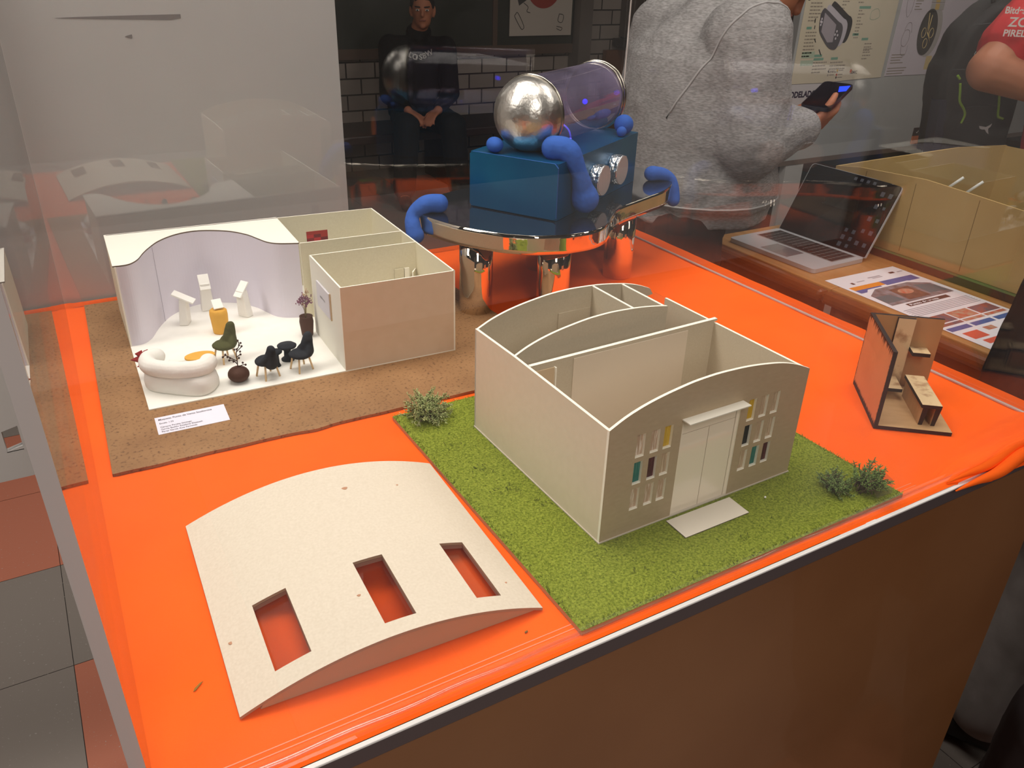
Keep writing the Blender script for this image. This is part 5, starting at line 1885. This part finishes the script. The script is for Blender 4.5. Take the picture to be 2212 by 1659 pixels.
def cardboard_model():
    t = thing('cardboard_model', 'large open-topped brown cardboard box model standing on the wooden desk', 'model', (2.4, 1.2, DZ + 0.001))
    cb = mat('yellow_cardboard', '#c4a56c', 0.85, col2='#ba9a60', noise_scale=5, bump=0.0006, bump_scale=30)
    ce = mat('cardboard_edge', '#c4a468', 0.85)
    A, B, Cc, D = (2.131, 1.672), (2.72, 1.515), (2.72, 0.42), (2.131, 0.42)

    def side(name, p, q, z1, z2, top=None):
        p, q = Vector(p), Vector(q)
        L = (q - p).length
        d = (q - p).normalized()
        n = Vector((-d.y, d.x))
        prof = [(0, DZ + 0.022), (L, DZ + 0.022)] + [(L * s, z) for s, z in (top or [(1, z2), (0, z1)])]
        obj(name, MB().prism(prof, 0, 0.006, 0, 1, M=basis((d.x, d.y, 0), (0, 0, 1), (n.x, n.y, 0), (p.x, p.y, 0))), [cb, ce], t, True)
    side('front_wall', (2.131, 0.42), (2.131, 1.672), 0, 0, [(1, -0.043), (0.93, -0.030), (0.76, -0.018), (0.65, -0.025), (0.5, -0.036), (0, -0.045)])
    side('left_wall', (2.72, 1.515), (2.131, 1.672), 0, 0, [(1, -0.043), (0.8, -0.030), (0.5, -0.012), (0.3, 0.0), (0, 0.002)])
    side('back_wall', (2.72, 0.42), (2.72, 1.515), 0.0, 0.0)
    side('right_wall', (2.131, 0.42), (2.72, 0.42), -0.03, -0.03)
    gr = mat('model_ground', '#5a6b3a', 0.9)
    obj('base_slab', MB().prism([(2.10, 0.40), (2.745, 0.40), (2.745, 1.52), (2.11, 1.69)], DZ + 0.0012, DZ + 0.021, 0, 1), [gr, mat('base_dark', '#4a3422', 0.7)], t, True)
    obj('inner_ledge', MB().box(2.60, 2.718, 0.43, 1.25, DZ + 0.022, -0.12), mat('pale_wood', '#d9b98a', 0.7), t, True)
    sc_ = mat('fold_line', '#7d6236', 0.9)
    for y in (1.395, 1.205, 1.56):
        obj('fold_line', MB().box(2.1245, 2.1308, y, y + 0.0016, DZ + 0.03, -0.035), sc_, t, True)
    wp = mat('white_plastic', '#e6e8e6', 0.4)
    for k, (x, y) in enumerate(((2.47, 1.513), (2.475, 1.452))):
        f = MB()
        f.tube([(0.0, 0.0, 0.0), (0.0, 0.0, 0.100), (0.004, -0.016, 0.104), (-0.012, -0.005, 0.128), (0.012, -0.034, 0.166)], 0.0045, 8)
        f.tube([(0.004, -0.020, 0.103), (-0.012, 0.016, 0.106)], 0.0035, 8)
        o = obj('model_chair', f, wp, loc=(x, y, DZ + 0.0235))
        tag(o, ('white zigzag model chair in the cardboard box, the one nearer the laptop', 'white zigzag model chair in the cardboard box, the one farther from the laptop')[k], 'chair', 'white chairs inside the cardboard model')


cardboard_model()


# ================================================================ PEOPLE
SKIN = mat('skin', '#b97a5c', 0.55, col2='#ad6f52', noise_scale=12, spec=0.3)
HAIR = mat('dark_hair', '#1d1613', 0.7)


def hand(mb, w, d, n, s=1.0, curl=0.5, thumb=1):
    """palm and five fingers: w wrist, d pointing direction, n palm normal (towards the palm side)"""
    w, d, n = Vector(w), Vector(d).normalized(), Vector(n).normalized()
    n = (n - d * n.dot(d)).normalized()
    a = d.cross(n) * thumb
    for k, off in enumerate((-0.026, -0.009, 0.009, 0.026)):
        mb.capsule(w + a * off * 0.6 * s, w + d * 0.075 * s + a * off * s, 0.013 * s, 0.0105 * s, 10)
    for k, (off, ln) in enumerate(((0.029, 0.066), (0.010, 0.074), (-0.010, 0.069), (-0.028, 0.055))):
        p = w + d * 0.080 * s + a * off * s
        ang = 0.0
        for seg, f in enumerate((0.45, 0.32, 0.23)):
            ang += curl * (0.6 + 0.12 * k * 0.5)
            dd = d * math.cos(ang) + n * math.sin(ang)
            q = p + dd * ln * f * s * 1.15
            mb.capsule(p, q, 0.0088 * s * (1 - 0.06 * seg), 0.0082 * s * (1 - 0.08 * seg), 10)
            p = q
    p = w + d * 0.025 * s + a * 0.030 * s
    q = p + (d * 0.6 + a * 0.7 + n * 0.35).normalized() * 0.036 * s
    r = q + (d * 0.85 + a * 0.15 + n * 0.45).normalized() * 0.030 * s
    mb.capsule(p, q, 0.012 * s, 0.010 * s, 10)
    mb.capsule(q, r, 0.010 * s, 0.0085 * s, 10)


def person(label, J, top, trouser, shoe, group=None, sleeves=True, bulk=1.0, hood=False, vox=0.008, hair=True, sleeve_end=1.0, top_disp=0.016, arms_r=1.0, hair_len=0.0, eyes=True):
    g = lambda k: Vector(J[k])
    pel, che, nek, hd = g('pelvis'), g('chest'), g('neck'), g('head')
    base = (g('anR') + g('anL')) / 2
    t = thing('person', label, 'person', (base.x, base.y, -T), 0.0, group)
    side = (g('shR') - g('shL')).normalized()
    face = g('face').normalized()
    fup = (face.cross(side)).normalized()
    if fup.z < 0:
        fup = -fup
    lat = fup.cross(face).normalized()
    fwd = Vector((0, 0, 1)).cross(side).normalized()
    if fwd.dot(Vector((face.x, face.y, 0))) < 0:
        fwd = -fwd
    mb = MB()
    for s in (-1, 0, 1):
        mb.capsule(pel + side * 0.07 * s, che + side * 0.07 * s, 0.080, 0.074)
    mb.capsule(g('shR'), g('shL'), 0.045, 0.045)
    mb.capsule(che, nek, 0.075, 0.055)
    mb.capsule(nek, hd - fup * 0.05, 0.054, 0.055)
    R = Matrix((lat, face, fup)).transposed()
    mb.ell(hd + fup * 0.02 - face * 0.008, (0.074, 0.093, 0.100), R=R)
    mb.ell(hd - fup * 0.055 + face * 0.026, (0.054, 0.060, 0.056), R=R)
    mb.capsule(hd + face * 0.083 + fup * 0.012, hd + face * 0.100 - fup * 0.022, 0.009, 0.013)
    mb.capsule(hd + face * 0.080 - fup * 0.052 + lat * 0.014, hd + face * 0.080 - fup * 0.052 - lat * 0.014, 0.010, 0.010)
    mb.ell(hd + face * 0.072 - fup * 0.088, (0.022, 0.018, 0.018), R=R)
    for s in (-1, 1):
        mb.ell(hd + lat * 0.077 * s - fup * 0.005 - face * 0.008, (0.010, 0.018, 0.032), R=R)
        mb.ell(hd + lat * 0.072 * s - fup * 0.034 - face * 0.002, (0.009, 0.010, 0.012), R=R)
        k = 'R' if s > 0 else 'L'
        mb.chain([g('sh' + k), g('el' + k), g('wr' + k)], [0.050 * arms_r, 0.042 * arms_r, 0.028 * arms_r])
        d = J.get('hd' + k, (g('wr' + k) - g('el' + k)))
        hand(mb, g('wr' + k), d, J.get('pn' + k, (0, 0, -1)), curl=J.get('curl' + k, 0.35), thumb=J.get('th' + k, s))
        mb.chain([g('hip' + k), g('kn' + k), g('an' + k)], [0.085, 0.058, 0.042])
        fd = Vector(J.get('toe', (fwd.x, fwd.y, 0))).normalized()
        mb.capsule(g('an' + k), g('an' + k) + fd * 0.12 + Vector((0, 0, -0.04)), 0.040, 0.030)
    body = obj('body', mb, SKIN, t, True, remesh=vox, smooth_it=3)
    # top garment
    tb = MB()
    bl = Vector(J.get('belly', (0, 0, 0)))
    p0 = pel + Vector((0, 0, J.get('hem', 0.0) - 0.115))
    p1 = che + Vector((0, 0, 0.07))
    rings = [(0.0, 0.150, 0.105), (0.002, 0.176, 0.128), (0.09, 0.184, 0.134), (0.12, 0.196, 0.148), (0.22, 0.203, 0.155), (0.45, 0.200, 0.152), (0.70, 0.203, 0.146), (0.88, 0.196, 0.132), (0.97, 0.155, 0.105), (1.0, 0.09, 0.05)]
    vs, fs, ns = [], [], 28
    for tt, ra, rb in rings:
        c = p0.lerp(p1, tt) + bl * (1 - tt * 0.8) * 0.5
        rb += bl.length * 0.5 * (1 - tt)
        for k in range(ns):
            th = 2 * math.pi * k / ns
            vs.append(c + side * math.cos(th) * ra * bulk + fwd * math.sin(th) * rb * bulk)
    for i in range(len(rings) - 1):
        for k in range(ns):
            fs.append((i * ns + k, i * ns + (k + 1) % ns, (i + 1) * ns + (k + 1) % ns, (i + 1) * ns + k))
    fs.append(list(range(ns))[::-1])
    fs.append(list(range((len(rings) - 1) * ns, len(rings) * ns)))
    tb.add(vs, fs, 0, True)
    tb.capsule(g('shR') * 0.96 + g('shL') * 0.04, g('shL') * 0.96 + g('shR') * 0.04, 0.068 * bulk, 0.068 * bulk)
    tb.capsule(che, nek - (nek - che) * 0.12, 0.11 * bulk, 0.066)
    if hood:
        tb.ell(nek - fwd * 0.055 + Vector((0, 0, -0.015)), (0.085, 0.085, 0.060))
        tb.capsule(nek + side * 0.05, nek + fwd * 0.07 - Vector((0, 0, 0.045)), 0.030, 0.028)
        tb.capsule(nek - side * 0.05, nek + fwd * 0.07 - Vector((0, 0, 0.045)), 0.030, 0.028)
    for k in 'RL':
        sr = J.get('sr' + k, (0.074, 0.064, 0.046))
        el_, wr_ = g('el' + k), g('wr' + k)
        if sleeve_end >= 1.0:
            tb.chain([g('sh' + k), el_, el_.lerp(wr_, 0.78)], [sr[0] * bulk, sr[1] * bulk, sr[2]])
            tb.capsule(el_.lerp(wr_, 0.80), el_.lerp(wr_, 0.88), sr[2] * 0.86, sr[2] * 0.82)
        else:
            tb.capsule(g('sh' + k), g('sh' + k).lerp(el_, sleeve_end), sr[0], sr[0] * 0.95)
    topo = obj('top', tb, top, t, True, remesh=vox, smooth_it=4, disp=[(top_disp, 0.11, 'CLOUDS')])
    # trousers
    pb = MB()
    for s in (-0.6, 0, 0.6):
        pb.capsule(pel + side * 0.09 * s + Vector((0, 0, 0.02)), pel + side * 0.10 * s - Vector((0, 0, 0.06)), 0.098, 0.100)
    for k in 'RL':
        lr = J.get('lr', (0.098, 0.078, 0.068))
        pb.chain([g('hip' + k), g('kn' + k), g('kn' + k).lerp(g('an' + k), 0.90)], lr)
    obj('trousers', pb, trouser, t, True, remesh=vox, smooth_it=3, disp=[(0.010, 0.12, 'CLOUDS')])
    for k in 'RL':
        sb = MB()
        fd = Vector(J.get('toe', (fwd.x, fwd.y, 0))).normalized()
        a = g('an' + k)
        sb.capsule(a + Vector((0, 0, -0.022)) - fd * 0.03, a + fd * 0.15 + Vector((0, 0, -0.035)), 0.045, 0.038)
        zmin = -T + 0.002
        sb.v = [(x, y, max(z, zmin)) for x, y, z in sb.v]
        obj('shoe', sb, shoe, t, True)
    if hair:
        hb = MB()
        hb.ell(hd + fup * 0.034 - face * 0.018, (0.081, 0.094, 0.092), R=R)
        hb.ell(hd - face * 0.045 - fup * (0.01 + hair_len), (0.070, 0.055, 0.075), R=R)
        hb.capsule(hd + fup * 0.085 + face * 0.055 + lat * 0.035, hd + fup * 0.085 + face * 0.055 - lat * 0.035, 0.020, 0.020)
        # keep the face free
        obj('hair', hb, HAIR, t, True, remesh=vox * 0.9, smooth_it=1, disp=[(0.008, 0.02, 'CLOUDS')])
    if eyes:
        for s in (-1, 1):
            e = MB().ell(hd + face * 0.079 + lat * 0.030 * s + fup * 0.006, (0.0125, 0.008, 0.007), R=R)
            e.ell(hd + face * 0.0855 + lat * 0.030 * s + fup * 0.006, (0.005, 0.003, 0.005), R=R, mi=1)
            obj('eye', e, [mat('eye_white', '#cfc8c0', 0.3), mat('iris', '#241610', 0.3)], t, True)
        eb = MB()
        for s in (-1, 1):
            eb.capsule(hd + face * 0.085 + lat * 0.016 * s + fup * 0.024, hd + face * 0.078 + lat * 0.045 * s + fup * 0.027, 0.004, 0.0035, 8)
        obj('eyebrows', eb, HAIR, t, True)
        lp = MB().capsule(hd + face * 0.089 - fup * 0.053 + lat * 0.018, hd + face * 0.089 - fup * 0.053 - lat * 0.018, 0.004, 0.004, 8)
        obj('lips', lp, mat('lips', '#8c4f43', 0.5), t, True)
    return t


GREYH = mat('grey_marl', '#868382', 0.95, col2='#b0adac', noise_scale=150, stretch=(0.6, 0.6, 2.2), bump=0.0006, bump_scale=300, spec=0.1)
BLACKC = mat('black_cloth', '#131215', 0.9, spec=0.15)
A_J = dict(pelvis=(1.515, 1.68, -0.07), chest=(1.535, 1.72, 0.27), neck=(1.645, 1.70, 0.445), head=(1.775, 1.665, 0.480), face=(0.62, -0.10, -0.78),
           shR=(1.560, 1.560, 0.325), shL=(1.575, 1.88, 0.33), elR=(1.545, 1.495, 0.105), elL=(1.58, 1.93, 0.08), wrR=(1.738, 1.476, 0.136), wrL=(1.725, 1.62, 0.122),
           hdR=(0.92, 0.10, 0.10), hdL=(0.80, -0.5, 0.10), pnR=(-0.1, 0.75, 0.6), pnL=(0.1, -0.6, 0.6), curlR=0.85, curlL=0.75, thR=1, thL=-1,
           hipR=(1.475, 1.60, -0.13), hipL=(1.475, 1.80, -0.13), knR=(1.515, 1.59, -0.52), knL=(1.52, 1.81, -0.52), anR=(1.485, 1.59, -0.93), anL=(1.485, 1.81, -0.93), toe=(1, 0, 0),
           srR=(0.100, 0.090, 0.056), srL=(0.085, 0.078, 0.056), hem=0.072, belly=(0.10, -0.02, 0), lr=(0.105, 0.085, 0.07))
person('person in a grey sweatshirt looking down at a phone held in both hands', A_J, GREYH, mat('dark_trousers', '#2b1d1a', 0.9), mat('shoe_white', '#b9b4ae', 0.6), bulk=1.12, vox=0.0055, top_disp=0.02)


def seam_ring(root, centre, axis, reach, name, m, arc=(0, 360), rad=0.0028):
    """a stitched seam lying on the sweatshirt: found by feeling for its surface around an axis"""
    top_ = [c for c in root.children if c.name.startswith('top')][0]
    bpy.context.view_layer.update()
    dg = bpy.context.evaluated_depsgraph_get()
    ev = top_.evaluated_get(dg)
    inv = top_.matrix_world.inverted()
    axis = Vector(axis).normalized()
    u = axis.orthogonal().normalized()
    v = axis.cross(u)
    c = Vector(centre) + Vector((0, 0, T))
    pts = []
    for k in range(73):
        a = math.radians(arc[0] + (arc[1] - arc[0]) * k / 72)
        d = u * math.cos(a) + v * math.sin(a)
        ok, loc, nn, ix = ev.ray_cast(inv @ (c + d * reach), (inv.to_3x3() @ -d))
        if ok:
            w = top_.matrix_world @ loc
            if (w - c).length < reach * 0.97:
                pts.append(w - Vector((0, 0, T)) + d * 0.0005)
    if len(pts) > 8:
        obj(name, MB().tube(pts, rad, 6), m, root, True)


SEAM = mat('grey_seam', '#b5b2b1', 0.95)
pA = [o for o in bpy.data.objects if o.get('label', '').startswith('person in a grey sweatshirt')][0]
seam_ring(pA, (1.555, 1.565, 0.235), (-0.05, -0.84, -0.30), 0.215, 'shoulder_seam', SEAM)
seam_ring(pA, (1.545, 1.68, -0.055), (0, 0, 1), 0.45, 'hem_seam', SEAM)


def phone():
    o = Vector((1.812, 1.498, 0.199))
    x = Vector((0.85, 0.30, 0.30)).normalized()       # long side
    y = Vector((0.35, -0.90, 0.0))
    y = (y - x * y.dot(x)).normalized()
    z = x.cross(y).normalized()
    if z.z < 0:
        z = -z
        y = -y
    t = thing('mobile_phone', 'dark mobile phone with a blue glow, held by the person in grey', 'phone', tuple(o))
    M = basis(x, y, z, (0, 0, 0))
    pts = []
    for cx_, cy_, a0 in ((0.062, 0.027, 0), (-0.062, 0.027, 90), (-0.062, -0.027, 180), (0.062, -0.027, 270)):
        for k in range(5):
            a = math.radians(a0 + k * 22.5)
            pts.append((cx_ + 0.012 * math.cos(a), cy_ + 0.012 * math.sin(a)))
    obj('body', MB().prism(pts, -0.005, 0.004, M=M), mat('phone_body', '#1b1b22', 0.3, coat=0.5), t)
    obj('screen', MB().prism([(a * 0.95, b * 0.93) for a, b in pts], 0.0041, 0.0046, M=M), mat('phone_screen', '#0b0b10', 0.05, coat=1.0), t)
    obj('blue_glow', MB().prism([(0.030, -0.036), (0.062, -0.034), (0.050, -0.010), (0.020, -0.020)], 0.0047, 0.0049, M=M), mat('phone_blue', '#1a3cff', 0.3, emit=1.2), t)


phone()

RED = mat('red_shirt', '#c01c22', 0.8, bump=0.001, bump_scale=12)
B_J = dict(pelvis=(3.05, 1.40, -0.10), chest=(3.06, 1.46, 0.26), neck=(3.05, 1.47, 0.44), head=(3.03, 1.50, 0.58), face=(-0.1, 1, -0.1),
           shL=(2.893, 1.60, 0.400), shR=(3.22, 1.46, 0.39), elL=(2.640, 1.590, 0.222), elR=(3.36, 1.55, 0.13), wrL=(2.78, 1.43, 0.165), wrR=(3.2, 1.70, 0.15),
           hipR=(3.14, 1.40, -0.15), hipL=(2.96, 1.40, -0.15), knR=(3.15, 1.42, -0.54), knL=(2.96, 1.44, -0.54), anR=(3.14, 1.38, -0.93), anL=(2.96, 1.38, -0.93), toe=(0, 1, 0), thL=1,
           srL=(0.105, 0.06, 0.05), srR=(0.09, 0.06, 0.05), hem=0.0)
pB = person('person in a red printed shirt with a bent bare elbow, behind the desk', B_J, RED, mat('black_trousers', '#15100f', 0.9), mat('shoe_dark', '#1a1817', 0.6), sleeve_end=0.62, vox=0.0065, bulk=1.1, arms_r=1.55, eyes=True)
MT = basis((0.866, -0.5, 0), (0.02, 0.03, 1), (-0.5, -0.866, 0.0), (2.600 - 3.05, 1.575 - 1.38, 0.315 + T))
for body_, s_, dx, dy, xs_ in (('Bitdefender', 0.026, 0.0, 0.070, 1.0), ('ZCG', 0.036, 0.020, 0.035, 1.15), ('PIRELLI', 0.026, 0.012, 0.008, 1.1)):
    tt = text('shirt_lettering', body_, s_, MT @ Matrix.Translation((dx, dy, 0.014)), mat('print_white', '#e8e2de', 0.7), pB, bold=0.0007, xs=xs_)


def backpack():
    s = 2.9 / 1763
    cx, cy, cz = 2.838, 1.728, 0.178       # centre of the front
    t = thing('backpack', 'black backpack with bright green cords and white emblems, worn behind the red shirt', 'backpack', (cx, cy, cz), math.radians(-30))
    cl = mat('black_nylon', '#0c0c0f', 0.8, bump=0.0015, bump_scale=25)
    px = [(2108, 28), (2062, 46), (2032, 75), (2010, 105), (2001, 150), (1991, 180), (1996, 235), (2003, 262), (2012, 335), (2020, 350), (2150, 352), (2163, 300), (2160, 180), (2148, 60), (2135, 34)]
    pts = [((x - 2072) * s, -(y - 185) * s) for x, y in px]
    M = basis((1, 0, 0), (0, 0, 1), (0, -1, 0), (0, 0, 0))
    sp = smooth_path_xy(pts + [pts[0]])[:-1]
    mb = MB().prism(sp, -0.13, 0.0, M=M)
    mb.prism([(x * 0.92, y * 0.92) for x, y in sp], -0.145, 0.018, M=M)
    obj('body', mb, cl, t, remesh=0.008, smooth_it=6)
    P = lambda x, y, d=0.022: M @ Vector(((x - 2072) * s, -(y - 185) * s, d + 0.010))
    mk = mat('emblem_white', '#c9c9c9', 0.6)
    gr = mat('lime_cord', '#93c52c', 0.6)
    # top handle
    hp_ = smooth_path([P(2062, 50, -0.03), P(2054, 25, -0.03), P(2066, 4, -0.03), P(2085, -4, -0.03), P(2103, 12, -0.03), P(2112, 34, -0.03)], 5)
    obj('handle', MB().tube(hp_, 0.0075, 8), cl, t)
    obj('shoulder_strap', MB().tube(smooth_path([P(2115, 32, -0.05), P(2135, 12, -0.06), P(2160, -22, -0.07)], 4), 0.015, 8), cl, t)
    for c in (((2012, 182), (2015, 185), (2019, 189)), ((2022, 197), (2026, 212), (2031, 232), (2043, 246), (2049, 258), (2046, 275)), ((2098, 184), (2105, 205), (2113, 235), (2118, 258), (2124, 262), (2131, 264))):
        obj('cord', MB().tube(smooth_path([P(x, y, 0.020) for x, y in c], 4), 0.0042, 6), gr, t)
    # star emblem with word mark
    mb = MB()
    c = P(2041, 141, 0.021)
    ring = [c + M.to_3x3() @ Vector((0.0105 * math.cos(a * 0.2618), 0.0115 * math.sin(a * 0.2618), 0)) for a in range(25)]
    mb.tube(ring, 0.0012, 5)
    for a in (90, 210, 330):
        mb.tube([c, c + M.to_3x3() @ Vector((0.0100 * math.cos(math.radians(a)), 0.0110 * math.sin(math.radians(a)), 0))], [0.0026, 0.0006], 5)
    obj('star_emblem', mb, mk, t)
    mb = MB()
    for (x0, x1, y0, y1) in ((2050, 2054, 141, 142), (2055, 2067, 137, 140), (2054, 2068, 141, 143.5), (2057, 2067, 144.5, 147)):
        mb.quad([P(x0, y1), P(x1, y1), P(x1, y0), P(x0, y0)])
    obj('word_mark', mb, mk, t)
    cat_ = [(2085, 279), (2092, 280), (2100, 281), (2107, 277), (2110, 274), (2109, 279), (2105, 284), (2107, 291), (2109, 295), (2104, 292), (2099, 286), (2092, 286), (2087, 284)]
    mb = MB().prism([((x - 2072) * s, -(y - 185) * s) for x, y in cat_][::-1], 0.029, 0.032, M=M)
    obj('leaping_cat', mb, mk, t)
    mb = MB().prism([((x - 2072) * s, -(y - 185) * s) for x, y in ((1995, 232), (2022, 228), (2030, 262), (2022, 335), (2005, 350), (2000, 290))][::-1], -0.05, 0.017, M=M)
    obj('side_pocket', mb, mat('navy_nylon', '#151a35', 0.7), t, bevel=0.006)
    for yy, x0, x1 in ((88, 2022, 2068), (172, 2000, 2090), (243, 2050, 2120)):
        obj('seam', MB().tube([P(x0, yy, 0.016), P((x0 + x1) / 2, yy - 3, 0.0195), P(x1, yy - 6, 0.016)], 0.0016, 5), mat('seam_grey', '#2c2c31', 0.7), t)


backpack()

D_J = dict(pelvis=(1.54, 0.56, -0.08), chest=(1.68, 0.56, 0.26), neck=(1.73, 0.55, 0.44), head=(1.72, 0.58, 0.58), face=(-0.6, 0.7, -0.2),
           shR=(1.81, 0.66, 0.37), shL=(1.68, 0.36, 0.37), elR=(1.92, 0.60, 0.12), elL=(1.74, 0.34, 0.12), wrR=(1.95, 0.42, 0.04), wrL=(1.86, 0.22, 0.02),
           hipR=(1.57, 0.64, -0.14), hipL=(1.55, 0.48, -0.14), knR=(1.60, 0.70, -0.54), knL=(1.575, 0.52, -0.52), anR=(1.60, 0.72, -0.93), anL=(1.515, 0.525, -0.92), toe=(-0.4, 0.9, 0),
           srR=(0.08, 0.07, 0.055), srL=(0.08, 0.07, 0.055), hem=-0.14, lr=(0.105, 0.088, 0.080))
person('person in a long black top and grey jeans between display stand and desk', D_J, BLACKC, mat('grey_denim', '#736e6b', 0.85, col2='#878280', noise_scale=14), mat('shoe_dark', '#1a1817', 0.6), bulk=1.15, vox=0.009)
for ch in [o for o in bpy.data.objects if o.get('label', '').startswith('person in a long black top')]:
    A0, A1, A2 = Vector((1.50, 0.44, -0.30)), Vector((1.510, 0.447, -0.54)), Vector((1.462, 0.462, -0.86))
    obj('trouser_seam', MB().tube(smooth_path([A0, A1, A2], 8), 0.0016, 6), mat('seam_thread', '#2b2725', 0.8), ch, True)
F_J = dict(pelvis=(1.42, 0.10, -0.08), chest=(1.46, 0.08, 0.26), neck=(1.46, 0.08, 0.44), head=(1.44, 0.10, 0.58), face=(-0.8, 0.5, -0.1),
           shR=(1.52, 0.26, 0.38), shL=(1.38, -0.10, 0.38), elR=(1.56, 0.30, 0.10), elL=(1.36, -0.16, 0.10), wrR=(1.48, 0.36, -0.1), wrL=(1.28, -0.12, -0.1),
           hipR=(1.38, 0.20, -0.14), hipL=(1.36, 0.04, -0.14), knR=(1.215, 0.30, -0.54), knL=(1.24, 0.02, -0.54), anR=(1.27, 0.34, -0.93), anL=(1.30, 0.03, -0.93), toe=(-0.9, 0.4, 0),
           hem=-0.03, lr=(0.105, 0.090, 0.080))
person('person in dark plum trousers, only a leg in view at the bottom right corner', F_J, mat('plum_top', '#2a2226', 0.9), mat('plum_cloth', '#342b2d', 0.9), mat('shoe_dark', '#1a1817', 0.6), vox=0.009)

E_J = dict(pelvis=(2.40, 5.42, -0.47), chest=(2.37, 5.34, -0.12), neck=(2.385, 5.33, 0.04), head=(2.395, 5.28, 0.165), face=(-0.42, -0.9, -0.05),
           shL=(2.545, 5.26, -0.06), shR=(2.215, 5.42, -0.06), elL=(2.52, 5.14, -0.33), elR=(2.13, 5.25, -0.34), wrL=(2.33, 4.93, -0.40), wrR=(2.15, 4.99, -0.40),
           hdL=(-0.7, -0.5, -0.2), hdR=(0.5, -0.6, -0.3), curlL=0.6, curlR=0.6,
           hipL=(2.48, 5.34, -0.50), hipR=(2.31, 5.42, -0.50), knL=(2.40, 4.86, -0.49), knR=(2.12, 4.95, -0.49), anL=(2.46, 4.88, -0.93), anR=(2.10, 4.98, -0.93), toe=(-0.3, -0.95, 0),
           hem=0.02, lr=(0.10, 0.085, 0.075))
pE = person('seated person in a black hoodie with pale lettering, on the far bench', E_J, BLACKC, mat('black_trousers', '#15100f', 0.9), mat('shoe_dark', '#1a1817', 0.6), hood=True, vox=0.008, top_disp=0.01)
# pale lettering in an arc over the chest
MT = basis((0.905, -0.425, 0), (0.0, 0.0, 1), (-0.42, -0.905, 0.0), (2.31 - 2.28, 5.185 - 4.93, -0.12 + T))
for i, ch in enumerate('LOiSBW'):
    a = (i - 2.5) * 0.024
    text('hoodie_lettering', ch, 0.045, MT @ Matrix.Translation((a, 0.9 * a * a * 6, 0.028)) @ Matrix.Rotation((i - 2.5) * 0.16, 4, 'Z'), mat('print_grey', '#9a9690', 0.7), pE, bold=0.001)
